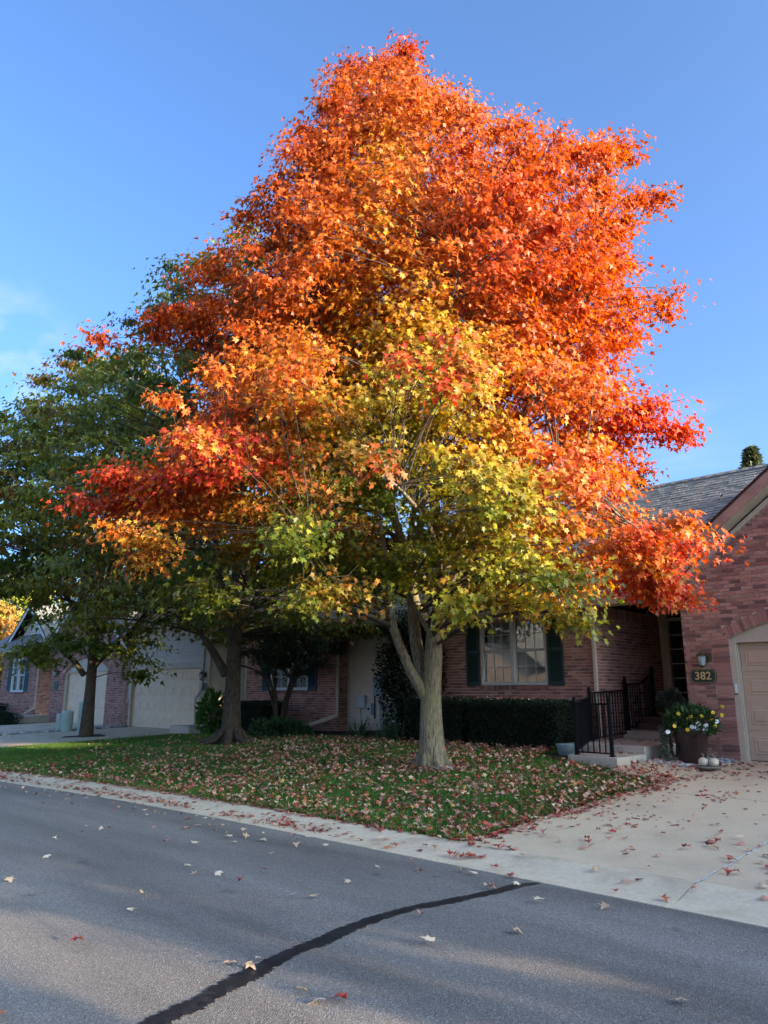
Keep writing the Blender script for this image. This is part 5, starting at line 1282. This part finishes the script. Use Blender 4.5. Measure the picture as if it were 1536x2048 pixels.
blob_shrub('round_topiary', 'small dark round topiary bush between sidelight and flower pot', (-6.02, 13.72, 1.42), .25, .23, .22, 2600, .05, ((.014, .025, .014), (.05, .045, .03)), seed=15, stems=2)
# strap-leaved lilies
def strap_plant(name, label, c, n, L, seed, cols=((.035, .075, .035), (.08, .13, .055))):
    rnd = random.Random(seed); z0 = gz(c[0], c[1]); e = empty(name, (c[0], c[1], z0), label, 'plant'); m = MB()
    for k in range(n):
        a = rnd.uniform(0, 2 * PI); r = rnd.uniform(0, .28); l = L * rnd.uniform(.6, 1.15); w = rnd.uniform(.011, .019); el = rnd.uniform(.55, 1.35); kk = rnd.random(); m.col([cols[0][i] * (1 - kk) + cols[1][i] * kk for i in range(3)])
        b = Vector((c[0] + r * math.cos(a * 3), c[1] + r * math.sin(a * 3), z0)); d = Vector((math.cos(a), math.sin(a), 0)); s = Vector((-d.y, d.x, 0)); vv = []
        for i in range(7):
            t = i / 6; p = b + d * (l * t * math.cos(el) + .25 * l * t * t) + Vector((0, 0, l * t * math.sin(el) - .62 * l * t ** 2.4 * (1.5 - el * .8))); ww = w * (1 - t) ** .6 + .001
            p.z = max(p.z, z0 + .01); vv += [p - s * ww, p + s * ww]
        m.add(vv, [(2 * i, 2 * i + 1, 2 * i + 3, 2 * i + 2) for i in range(6)], True)
    tag(m.build('blades', M_GRASS, e), kind='stuff')
strap_plant('daylily_clump', 'daylily clump of drooping strap leaves, nearest the siding wall meters', (-13.3, 13.0), 60, .75, 1)
strap_plant('daylily_clump', 'upright daylily clump of strap leaves just left of the maple trunk', (-12.2, 12.9), 75, .85, 2)
# small multi-stemmed ornamental tree
OT = Vector((-17.0, 13.45, gz(-17, 13.45)))
rnd = random.Random(44); os_ = []
for k in range(6):
    a = 2 * PI * k / 6 + rnd.uniform(-.3, .3); d = Vector((math.cos(a), math.sin(a), 0)); b = OT + d * .07; l = rnd.uniform(.5, 1.1)
    os_.append(([b + Vector((0, 0, -.05)), b + d * .08 + Vector((0, 0, .7)), b + d * l * .5 + Vector((0, 0, 1.5)), b + d * l + Vector((0, 0, 2.3)), b + d * l * 1.3 + Vector((0, 0, 2.9))], [.055, .045, .034, .022, .006]))
    s0 = b + d * l * .5 + Vector((0, 0, 1.5)); a2 = a + rnd.uniform(.6, 1.4) * rnd.choice((-1, 1)); d2 = Vector((math.cos(a2), math.sin(a2), 0))
    os_.append(([s0, s0 + d2 * .4 + Vector((0, 0, .25)), s0 + d2 * 1.0 + Vector((0, 0, .4)), s0 + d2 * 1.5 + Vector((0, 0, .35))], [.026, .02, .014, .005]))
rng = np.random.default_rng(4); q = rng.normal(0, 1, (170, 3)); q /= np.linalg.norm(q, axis=1, keepdims=True); q *= rng.uniform(.1, 1, (170, 1)) ** .45
oc = np.array([OT.x + .3, OT.y, OT.z + 2.45]) + q * np.array([1.9, 1.2, .85])
def dark_leaf(C, idx, pos, rng): return shade_cols(rng, len(idx), (.022, .036, .018), (.05, .075, .03))
build_tree('ornamental_tree', 'small dark multi-stemmed ornamental tree before the middle house window', OT, os_, oc, dark_leaf, 46, .085, 'oval', M_BARK2, (OT.x, OT.y), spread=.34, seed=9, twig=True)
pk = empty('plant_hook', (-16.35, 13.3, .45), 'thin iron garden hook standing before the middle house', 'hook')
m = MB(); m.tube([(-16.3, 13.3, .4), (-16.33, 13.3, 1.5), (-16.35, 13.3, 2.1), (-16.30, 13.3, 2.25), (-16.2, 13.3, 2.27), (-16.12, 13.3, 2.18)], [.009] * 6, 6); m.build('rod', mat('rusty_rod', (.10, .07, .05), .8), pk)
# mulch beds before the houses
for (x0, x1, y0, y1, nm) in ((-11.9, -7.95, 12.45, 14.29, 'dark mulch bed under the clipped hedges'), (-20.2, -15.0, 12.75, 14.6, 'dark mulch bed before the middle house window'), (-14.9, -11.95, 12.6, 14.99, 'planting bed before the siding wall')):
    m = MB(); nx, ny = 16, 5; vv = []
    for i in range(nx + 1):
        for j_ in range(ny + 1):
            x = x0 + (x1 - x0) * i / nx; y = y0 + (y1 - y0) * j_ / ny + (.12 * math.sin(i * .9) if j_ == 0 else 0); vv.append((x, y, gz(x, y) + .012))
    m.add(vv, [(i * (ny + 1) + k, (i + 1) * (ny + 1) + k, (i + 1) * (ny + 1) + k + 1, i * (ny + 1) + k + 1) for i in range(nx) for k in range(ny)], True)
    tag(m.build('mulch_bed', M_MULCH), nm, 'mulch bed', kind='structure')

# ------------------------------------------------------------------ things by the front door
PX, PY = -5.58, 13.42; pz = gz(PX, PY)
pot = empty('flower_pot', (PX, PY, pz), 'large dark brown planter pot by the tan garage door', 'pot')
MB().lathe((PX, PY, pz), [(.20, 0), (.215, .02), (.285, .50), (.31, .53), (.315, .60), (.28, .60), (.26, .54)], 30).build('bowl', M_POT, pot)
MB().lathe((PX, PY, pz), [(.01, .545), (.262, .54)], 20).build('soil', M_MULCH, pot)
fl = empty('potted_flowers', (PX, PY, pz + .54), 'yellow daisies and white petunias growing in the brown pot', 'flowers')
rng = np.random.default_rng(12); n = 1500; q = rng.normal(0, 1, (n, 3)); q /= np.linalg.norm(q, axis=1, keepdims=True); q *= rng.uniform(.2, 1, (n, 1)) ** .5
P = np.array([PX, PY, pz + .70]) + q * np.array([.46, .40, .27]); P[:, 2] -= .30 * np.clip(np.hypot(P[:, 0] - PX, P[:, 1] - PY) - .28, 0, 1)
tag(cloud('foliage', P, q, .085 * rng.uniform(.6, 1.3, n), shade_cols(rng, n, (.02, .05, .018), (.06, .12, .035)), 'oval', M_LEAF, fl, .6, 5), kind='stuff')
def flower(x, y, dd, r, c, c2, nm):
    p = at(x, y, (PX * FW[0] + PY * FW[1]) + dd); f = (Vector((0, 0, CAM_H)) - p).normalized(); u = f.cross(Vector((0, 0, 1))).normalized(); v = u.cross(f); f = (f + v * random.uniform(-.2, .5) + u * random.uniform(-.4, .4)).normalized(); u = f.cross(Vector((0, 0, 1))).normalized(); v = u.cross(f)
    m = MB(); m.col(c); k = 10 if nm == 'daisy' else 5
    for i in range(k):
        a = 2 * PI * i / k; b = PI / k * 1.05; d = u * math.cos(a) + v * math.sin(a); e1 = u * math.cos(a + b) + v * math.sin(a + b); e0 = u * math.cos(a - b) + v * math.sin(a - b)
        m.add([p, p + e0 * r * .75 + f * .006, p + d * r + f * .002, p + e1 * r * .75 + f * .006], [(0, 1, 2, 3)])
    m.col(c2); m.add([p + f * .008 + (u * math.cos(2 * PI * i / 8) + v * math.sin(2 * PI * i / 8)) * r * .26 for i in range(8)], [tuple(range(8))])
    m.build(nm, M_PETAL, fl)
    st_ = MB(); st_.tube([p, p.lerp(Vector((PX, PY, pz + .6)), .5) + Vector((0, 0, -.04)), Vector((PX, PY, pz + .6))], [.003] * 3, 4, cap=False); st_.build('flower_stem', mat('green_stem', (.05, .10, .03), .7), fl)
for (x, y) in ((1357, 1427), (1377, 1439), (1382, 1433), (1403, 1433), (1426, 1425), (1425, 1439), (1445, 1413), (1349, 1452), (1375, 1459), (1430, 1452), (1444, 1430)): flower(x, y, -.3, .036, (.85, .62, .05), (.55, .30, .02), 'daisy')
for (x, y) in ((1384, 1454), (1397, 1447), (1393, 1456), (1412, 1451), (1410, 1460), (1433, 1443), (1336, 1464)): flower(x, y, -.34, .044, (.85, .85, .83), (.7, .72, .5), 'petunia')
iv = empty('trailing_ivy', (PX - .25, PY - .2, pz), 'pale green ivy trailing down beside the brown pot', 'ivy')
n = 420; t = rng.random(n); P = np.stack([PX - .36 + .10 * rng.normal(0, .5, n) + .22 * np.clip(t - .7, 0, 1), PY - .20 + .10 * rng.normal(0, .5, n) - .35 * np.clip(t - .8, 0, 1), pz + .60 - .60 * t + .02], 1)
tag(cloud('foliage', P, np.repeat(np.array([[-.3, -.8, .2]]), n, 0), .055 * rng.uniform(.6, 1.3, n), shade_cols(rng, n, (.06, .09, .065), (.14, .18, .12)), 'oval', M_LEAF, iv, .6, 7), kind='stuff')
dx, dy = -5.12, 12.92; dz = gz(dx, dy) + .02
tag(MB().lathe((dx, dy, dz), [(.10, 0), (.19, .025), (.205, .04), (.205, .05), (.17, .045)], 24).build('stone_dish', M_STONE), 'flat grey stone dish on the ground beside the pot', 'dish')
def pumpkin(name, x, y, z, r, M, label, sq=.82, face=False):
    e = empty(name, (x, y, z), label, 'pumpkin'); n = 32; prof = []
    for i in range(13): a = -PI / 2 + PI * i / 12; prof.append((max(.004, r * math.cos(a) ** .8 if math.cos(a) > 0 else .004), r * sq + r * sq * math.sin(a)))
    m = MB(); m.lathe((x, y, z), prof, n, squash=lambda a, zz: 1 - .05 * abs(math.sin(a * 5)) ** .5 * -1 - .05); m.build('body', M, e)
    s = MB(); s.tube([(x, y, z + 2 * r * sq - .012), (x + .008, y, z + 2 * r * sq + .03), (x - .02, y - .01, z + 2 * r * sq + .07)], [.014, .010, .008], 7); s.build('stem', M_STEM, e)
    return e
pumpkin('white_pumpkin', dx - .075, dy - .01, dz + .045, .082, M_WPUMP, 'small white pumpkin with a tall stem on the stone dish')
pumpkin('white_pumpkin', dx + .08, dy + .02, dz + .045, .080, M_WPUMP, 'small cream pumpkin on the stone dish, nearer the garage')
pumpkin('orange_pumpkin', -7.28, 16.32, 1.085, .15, M_PUMP, 'orange pumpkin on the porch by the front door', .72)
tub = empty('blue_grey_tub', (-7.45, 12.45, .48), 'blue-grey tub half hidden behind the railing by the hedge', 'tub')
tz = gz(-7.45, 12.45); MB().lathe((-7.45, 12.45, tz), [(.12, 0), (.15, .02), (.175, .16), (.19, .18), (.19, .20), (.16, .19)], 20).build('bowl', M_TEAL, tub)
# river rocks
def rocks(name, label, spots, n, r0, r1, seed):
    rnd = random.Random(seed); e = tag(empty(name), label, 'rocks', kind='stuff'); m = MB()
    for k in range(n):
        x, y = spots(rnd); r = rnd.uniform(r0, r1); g_ = rnd.choice(((.42, .40, .37), (.30, .29, .28), (.50, .47, .43), (.20, .19, .19), (.38, .33, .29))); m.col(g_); z = gz(x, y) + r * .25
        n1 = 7; vv = [(x, y, z + r * .6)]; a0 = rnd.random() * 6; kx = rnd.uniform(.7, 1.3)
        for zz, rr in ((.42, .65), (.05, 1.0), (-.3, .8)):
            for i in range(n1): a = a0 + 2 * PI * i / n1; vv.append((x + r * rr * kx * math.cos(a), y + r * rr / kx * math.sin(a), z + r * zz))
        ff = [(0, 1 + i, 1 + (i + 1) % n1) for i in range(n1)] + [(1 + q_ * n1 + i, 1 + (q_ + 1) * n1 + i, 1 + (q_ + 1) * n1 + (i + 1) % n1, 1 + q_ * n1 + (i + 1) % n1) for q_ in range(2) for i in range(n1)]
        m.add(vv, ff, True)
    o = m.build(name, M_ROCK); bpy.data.objects.remove(e); tag(o, label, 'rocks', kind='stuff')
rocks('river_rocks', 'pale river rocks round the brown pot beside the walk', lambda r: (r.uniform(-6.15, -5.15), 13.05 + r.uniform(-.25, 1.15) + .12 * r.random()), 420, .025, .055, 1)
rocks('rock_strip', 'strip of river rocks between the far driveways', lambda r: (r.uniform(-28.15, -27.45), r.uniform(6.9, 14.5)), 700, .04, .09, 2)
m = MB(); m.add([(-28.2, 6.0, .05), (-27.4, 6.0, .05), (-27.4, 14.7, .30), (-28.2, 14.7, .30)], [(0, 1, 2, 3)]); tag(m.build('rock_bed', M_MULCH), 'bare bed under the strip of river rocks', 'bed', kind='structure')

# ------------------------------------------------------------------ background trees
def far_tree(name, label, base, zb, zt, R, cols, n, size, seed, group, bark=M_BARK2):
    C = round_crown(Vector(base), zb, zt, R, seed, dmin=R * .24, n=1800)
    def cf(Cc, idx, pos, rng):
        k = np.clip(.5 + nz3(Cc, .35, seed) * 1.2, 0, 1)[idx][:, None]; return (np.array(cols[0])[None] * (1 - k) + np.array(cols[1])[None] * k) * rng.uniform(.7, 1.25, (len(idx), 1))
    return build_tree(name, label, Vector(base), auto_stems(Vector(base), zb * .9, zt * .95, R * .8, .2, 5, seed), C, cf, n, size, 'maple_lo', bark, (base[0], base[1]), spread=R * .26, seed=seed, group=group, twig=False)
far_tree('background_tree', 'sunlit yellow-green tree beyond the far brick house', (-62, 24, 0), 2, 13.5, 5.5, ((.20, .24, .03), (.40, .36, .04)), 90, .34, 3, 'trees beyond the far house')
far_tree('background_tree', 'golden orange tree low beside the far house roof', (-52, 17.5, 0), 1.5, 8.2, 3.6, ((.34, .25, .04), (.38, .17, .03)), 80, .30, 5, 'trees beyond the far house')
far_tree('background_tree', 'tall green tree rising over the far house roof', (-58, 33, 0), 3, 15, 6.0, ((.07, .12, .03), (.18, .22, .03)), 90, .36, 6, 'trees beyond the far house')
def conifer(name, label, base, h, R, n, size, seed, group=None, cols=((.018, .036, .024), (.05, .075, .04)), taper=1.0, zb=.6):
    rng = np.random.default_rng(seed); e = empty(name, base, label, 'tree', group); b = np.array(base, dtype=float)
    MB().tube([(b[0], b[1], b[2] - .1), (b[0], b[1], b[2] + h * .5), (b[0], b[1], b[2] + h * .97)], [.16, .10, .02], 8).build('trunk', M_BARK2, e)
    u = rng.random(n) ** .8; az = rng.uniform(0, 2 * PI, n); lay = 1 - .28 * ((u * h / .55) % 1.0)
    r = R * (1 - u) ** taper * lay * (rng.random(n) ** .4) * (1 + .2 * np.sin(az * 5 + u * 20)); z = zb + (h - zb) * u
    o = np.stack([np.cos(az), np.sin(az), np.zeros(n)], 1); P = b + o * r[:, None]; P[:, 2] = b[2] + z - .12 * r
    tag(cloud('crown', P, o, size * rng.uniform(.6, 1.3, n), shade_cols(rng, n, *cols), 'oval', M_NEEDLE, e, .45, seed, up=-.1), kind='stuff'); return e
conifer('pine_tree', 'pine rising behind the roof ridge near the garage gable', (-9.55, 31.5, .3), 11.0, 3.6, 7500, .30, 1, 'pines behind the houses', cols=((.06, .08, .045), (.16, .16, .07)))
conifer('pine_tree', 'pine half hidden behind the maple above the roof ridge', (-14.2, 31.0, .3), 10.6, 2.6, 5000, .30, 2, 'pines behind the houses', cols=((.04, .06, .035), (.12, .12, .055)))
conifer('spruce_tree', 'dark spruce at the corner of the far brick house', (-47.5, 15.5, .2), 5.6, 1.9, 4500, .22, 3)

# ------------------------------------------------------------------ houses out of view; first one and evergreens added to shade the scene
def plain_house(name, label, x0, x1, y0, y1, ze, zr, seed):
    e = empty(name, ((x0 + x1) / 2, (y0 + y1) / 2, 0), label, 'house'); z0 = -.1
    c = MB(); xm_ = (x0 + x1) / 2; c.box(x0, x1, y0, y1, z0, ze)
    for yy in (y0, y1 - .2): c.prism([(x0, yy, ze), (x1, yy, ze), (xm_, yy, zr - .15)], (0, .2, 0))
    w_ = c.build('wall', M_MORTAR, e)
    p = (zr - ze) / (xm_ - x0); k = 1 / math.sqrt(1 + p * p); S_ = (xm_ - x0 + .4) / k
    shingle_roof(e, (x0 - .4, y0 - .4, ze - .4 * p), (0, 1, 0), (k, 0, p * k), y1 - y0 + .8, S_, seed, tab=.9, exp=.3)
    shingle_roof(e, (x1 + .4, y0 - .4, ze - .4 * p), (0, 1, 0), (-k, 0, p * k), y1 - y0 + .8, S_, seed + 1, tab=.9, exp=.3)
    for i in range(4):
        ya = y0 + (y1 - y0) * (i + .25) / 4
        m = MB(); m.box(x0 - .04, x0 + .01, ya, ya + 1.1, 1.0, 2.4); m.build('window_frame', M_VINYL, e)
        m = MB(); m.box(x0 - .05, x0 - .041, ya + .08, ya + 1.02, 1.08, 2.32); m.build('pane', M_ROOM, e)
    return e
plain_house('added_shade_house', 'added gabled brick house out of view, shading the street', 13.5, 21.5, 9.3, 22.0, 3.3, 7.3, 91)  # unseen, added to keep low sun off the ground and lower maple
for i, (x, y, h, r) in enumerate(((13.2, 8.5, 6.9, 1.12), (12.6, 6.9, 6.6, 1.0), (13.4, 4.72, 7.2, 1.2), (12.8, 3.3, 6.7, 1.2), (13.4, 2.1, 7.0, 1.2), (13.0, .6, 6.6, 1.2))):  # unseen evergreens added as a sun screen, gaps set for light streaks
    conifer('added_arborvitae', 'columnar evergreen added out of view to shade the street', (x, y, 0), h, r, 2600, .26, 60 + i, 'added evergreen row out of view', taper=.45, zb=.1)

for (a, b, c_, d_, sd_) in ((-38, -28, -24, -16, 95), (-22, -11, -25, -17, 97), (-5, 6, -25, -17, 99)):
    plain_house('opposite_house', 'gabled house across the street, %s' % ('far down the road' if a < -30 else 'between two others' if a < -10 else 'opposite the brick house'), a, b, c_, d_, 3.3, 6.8, sd_)
# ------------------------------------------------------------------ grass
def lawn_blades(n, seed):
    rng = np.random.default_rng(seed); X = rng.uniform(LX0 + .02, LX1 - .01, n * 2); Y = 6.0 + rng.random(n * 2) ** 1.35 * 8.2
    g0 = np.array([gut(x) + CURBW for x in X]); ok = (Y > g0 - .02) & ~((X > -7.8) & (Y > 11.85)) & ~((X > -6.3) & (Y > 11.4)) & ~((X > -11.9) & (X < -7.9) & (Y > 12.55)) & (Y < 13.2)
    for T, r in ((TB, .6), (T2, .55), (T3, .5)): ok &= ~((np.hypot(X - T.x, Y - T.y) < r) & (rng.random(n * 2) < .85))
    X = X[ok]; Y = Y[ok]; N = len(X); pos = np.stack([X, Y, [gz(a, b) - .004 for a, b in zip(X, Y)]], 1)
    tip = np.stack([rng.normal(0, .45, N), rng.normal(0, .45, N), np.ones(N)], 1); nrm = np.stack([rng.normal(0, 1, N), rng.normal(0, 1, N), np.full(N, .3)], 1)
    k = np.clip(.5 + .9 * nz3(pos, .8, 4.0), 0, 1)[:, None]; col = (np.array([.055, .120, .020])[None] * (1 - k) + np.array([.10, .20, .034])[None] * k) * rng.uniform(.6, 1.35, (N, 1))
    col[rng.random(N) < .05] = (.16, .13, .06)
    me = leaves_mesh('grass', pos, tip, nrm, rng.uniform(.045, .095, N), col, 'blade', M_GRASS, curl=0, droop=.3, rng=rng)
    # widen blades: template is narrow
    return me
tag(link('grass', lawn_blades(150000, 3)), 'short green lawn grass between the fallen leaves', 'grass', kind='stuff')

# ------------------------------------------------------------------ fallen leaves
LC = {'tan': (.52, .34, .21), 'pink': (.52, .24, .18), 'red': (.38, .065, .05), 'rust': (.44, .15, .065), 'pale': (.66, .50, .35), 'dark': (.16, .05, .045), 'gold': (.50, .32, .10)}
def pick(rng, p): return rng.choice(list(p.keys()), p=np.array(list(p.values())) / sum(p.values()))
LAWNP = {'tan': 24, 'pink': 38, 'rust': 16, 'pale': 9, 'red': 18, 'dark': 4, 'gold': 4}
DRVP = {'pink': 34, 'red': 34, 'rust': 10, 'tan': 14, 'dark': 12, 'pale': 5}
STP = {'pale': 30, 'tan': 34, 'pink': 12, 'red': 8, 'rust': 6}
def surf_z(x, y):
    g0 = gut(x)
    if y < g0: return .004
    if y < g0 + CURBW:
        d = y - g0
        for (a, za), (b, zb_) in zip(PROF[1:], PROF[2:6]):
            if a <= d <= b: return za + (zb_ - za) * (d - a) / (b - a)
    return gz(x, y)
rng = np.random.default_rng(77); L = []      # x, y, colour name, surface
while len(L) < 7400:                          # lawn, thick round the maple and towards the street
    x = rng.uniform(LX0, LX1); y = rng.uniform(gut(x) + CURBW, 13.0)
    if x > -7.8 and y > 11.9: continue
    d = math.hypot((x - TB.x) * .9, y - TB.y); dens = math.exp(-(d / 6.5) ** 2) * .9 + .10 + (.5 if y < gut(x) + CURBW + .35 and x > -17 else 0) + (.35 if x > -6.0 else 0)
    dens *= .55 + .45 * (mnoise.noise(Vector((x * .9, y * .9, 0))) > -.15); dens *= 1.0 if x > -14 else max(.22, 1 - (-14 - x) / 7)
    if rng.random() < dens: L.append((x, y, pick(rng, LAWNP), 'lawn'))
def street_pt(x, y):
    d = ray(x, y); t = -CAM_H / d[2]; return d[0] * t, d[1] * t
ST = [(263, 1826, 'pale'), (161, 1887, 'red'), (21, 1764, 'tan'), (378, 1735, 'pale'), (385, 1752, 'tan'), (432, 1750, 'pale'), (479, 1764, 'red'), (531, 1744, 'red'), (591, 1794, 'pale'), (628, 1796, 'tan'), (692, 1767, 'pale'), (288, 1792, 'tan'), (89, 1715, 'pale'), (110, 1679, 'pale'), (163, 1666, 'rust'), (174, 1653, 'tan'), (508, 1922, 'pale'), (506, 1939, 'tan'), (458, 1928, 'tan'), (607, 1985, 'tan'), (628, 2003, 'pale'), (753, 1739, 'pale'), (661, 1688, 'pale'), (843, 1834, 'pink'), (1041, 1868, 'tan'), (848, 1889, 'pale'), (1206, 1821, 'tan'), (1358, 2013, 'pale'), (989, 1781, 'pink'), (492, 1677, 'tan'), (453, 1678, 'pale'), (307, 1655, 'pink'), (365, 1660, 'tan'), (540, 1710, 'tan'), (432, 1660, 'tan'), (470, 1690, 'pale'), (5, 2035, 'rust'), (672, 2005, 'red')]
for (x, y, c) in ST: a, b = street_pt(x, y); L.append((a, b, c, 'street'))
k = 0
while k < 150:
    x = rng.uniform(-19, -3.5); y = gut(x) - rng.exponential(.45)
    if y > 1.0 and rng.random() < (1.0 if x < -7 else .25): L.append((x, y, pick(rng, STP), 'street')); k += 1
k = 0
while k < 1200:                                # gutter and curb drifts
    x = rng.uniform(-19.5, -4.5); dr_x = mnoise.noise(Vector((x * .8, 3.3, 0)))
    if dr_x < -.1 and rng.random() < .7: continue
    if x > -7 and rng.random() < .72: continue
    y = gut(x) + CURBW * (rng.normal(.40, .14) if rng.random() < .62 else rng.normal(.97, .06))
    L.append((x, y, pick(rng, DRVP if x > -9 else {**DRVP, 'tan': 30, 'pale': 15}), 'curb')); k += 1
k = 0
while k < 1150:
    x = rng.uniform(-5.2, .2); y = rng.uniform(6.1, 14.2)
    dens = .10 + 1.0 * math.exp(-((x + 5.22) / .22) ** 2) + .30 * (mnoise.noise(Vector((x * 1.1, y * 1.1, 7.7))) > .12) + .2 * (y > 12)
    if y < 7.0: dens *= .3
    if rng.random() < dens: L.append((x, y, pick(rng, DRVP), 'driveway')); k += 1
for i in range(800): y = rng.uniform(6.7, 12.0); L.append((-5.25 + rng.normal(0, .13) + .05 * math.sin(y * 3), y, pick(rng, DRVP), 'edge'))
for i in range(950):
    x = -4.9 - rng.random() ** .8 * 13; L.append((x, gut(x) + CURBW + rng.normal(.02, .09), pick(rng, DRVP if x > -8 else LAWNP), 'edge'))
for i in range(60): x = rng.uniform(-27, -22.2); L.append((x, rng.uniform(7, 14), pick(rng, LAWNP), 'far'))
for i in range(40): L.append((rng.uniform(-34, -28.3), rng.uniform(7, 14), pick(rng, LAWNP), 'far'))
def lift(x, y, s):
    if s == 'lawn': return gz(x, y) + .045
    if s == 'edge': return surf_z(x, y) + (.03 if x < LX1 and y > gut(x) + CURBW else .008)
    return surf_z(x, y) + .006
LA = []
for (x, y, c, s) in L: LA.append((x, y, lift(x, y, s), c, s))
for i in range(150): LA.append((rng.uniform(-11.7, -8.05), rng.uniform(12.75, 13.7), 1.45 + rng.uniform(-.02, .03), pick(rng, LAWNP), 'hedge'))
for i in range(46): LA.append((rng.uniform(-7.6, -6.25), rng.uniform(12.0, 12.95), .562, pick(rng, DRVP), 'step'))
for i in range(30): LA.append((rng.uniform(-7.6, -6.3), rng.uniform(13.1, 15.1), .684, pick(rng, DRVP), 'step'))
for i in range(160): a = rng.uniform(-6.3, -5.1); b = rng.uniform(11.6, 13.9); LA.append((a, b, gz(a, b) + .03, pick(rng, DRVP), 'walk'))
# the nearest ones on paving are single things, the rest lies there as litter
def depth(p): return math.hypot(p[0], p[1])
near = sorted([i for i, p in enumerate(LA) if p[4] in ('street', 'driveway', 'curb')], key=lambda i: depth(LA[i]))[:290]; ns = set(near)
WORD = {'tan': 'tan', 'pink': 'dusty pink', 'red': 'dark red', 'rust': 'rust-orange', 'pale': 'pale cream', 'dark': 'brown-red', 'gold': 'golden'}
PLACE = {'street': 'lying on the asphalt street', 'driveway': 'lying on the brown-grey concrete driveway', 'curb': 'lying in the concrete curb gutter'}
LM = {}
for c in LC:
    LM[c] = []
    for q in range(4):
        rg = np.random.default_rng(hash(c) % 1000 + q if False else sum(map(ord, c)) * 7 + q)
        col = np.array([LC[c]]) * rg.uniform(.8, 1.2)
        LM[c].append(leaves_mesh('fallen_leaf', np.array([[0., -.5 * .11, .012]]), np.array([[0, 1., 0]]), np.array([[0, 0, 1.]]), np.array([.085]), col, 'maple', M_DEAD, curl=.5, droop=.3, rng=rg, crumple=.09))
for i in near:
    x, y, z, c, s = LA[i]; o = bpy.data.objects.new('fallen_leaf', LM[c][int(rng.integers(4))]); COL.objects.link(o); o.location = (x, y, z + .004)
    o.rotation_euler = (rng.normal(0, .09), rng.normal(0, .09), rng.uniform(0, 2 * PI)); k = rng.uniform(.8, 1.35); o.scale = (k, k * rng.uniform(.7, 1), k)
    tag(o, 'single %s fallen maple leaf %s' % (WORD[c], PLACE[s]), 'leaf', '%s leaves on the %s' % (WORD[c], s))
rest = [p for i, p in enumerate(LA) if i not in ns]; N = len(rest)
P = np.array([p[:3] for p in rest]); an = rng.uniform(0, 2 * PI, N); lawn = np.array([p[4] in ('lawn', 'hedge', 'walk') for p in rest])
tilt = np.where(lawn, .4, .15)
tip = np.stack([np.cos(an), np.sin(an), rng.normal(0, 1, N) * tilt], 1); nrm = np.stack([rng.normal(0, 1, N) * tilt, rng.normal(0, 1, N) * tilt, np.ones(N)], 1)
col = np.array([LC[p[3]] for p in rest]) * rng.uniform(.7, 1.2, (N, 1)); size = .070 * rng.uniform(.5, 1.3, N)
P[:, 2] += .02 * lawn
tag(link('leaf_litter', leaves_mesh('leaf_litter', P - tip * size[:, None] * .5, tip, nrm, size, col, 'maple', M_DEAD, curl=.5, droop=.3, rng=rng, crumple=.08)), 'fallen maple leaves scattered over lawn, curb and walk', 'leaves', kind='stuff')
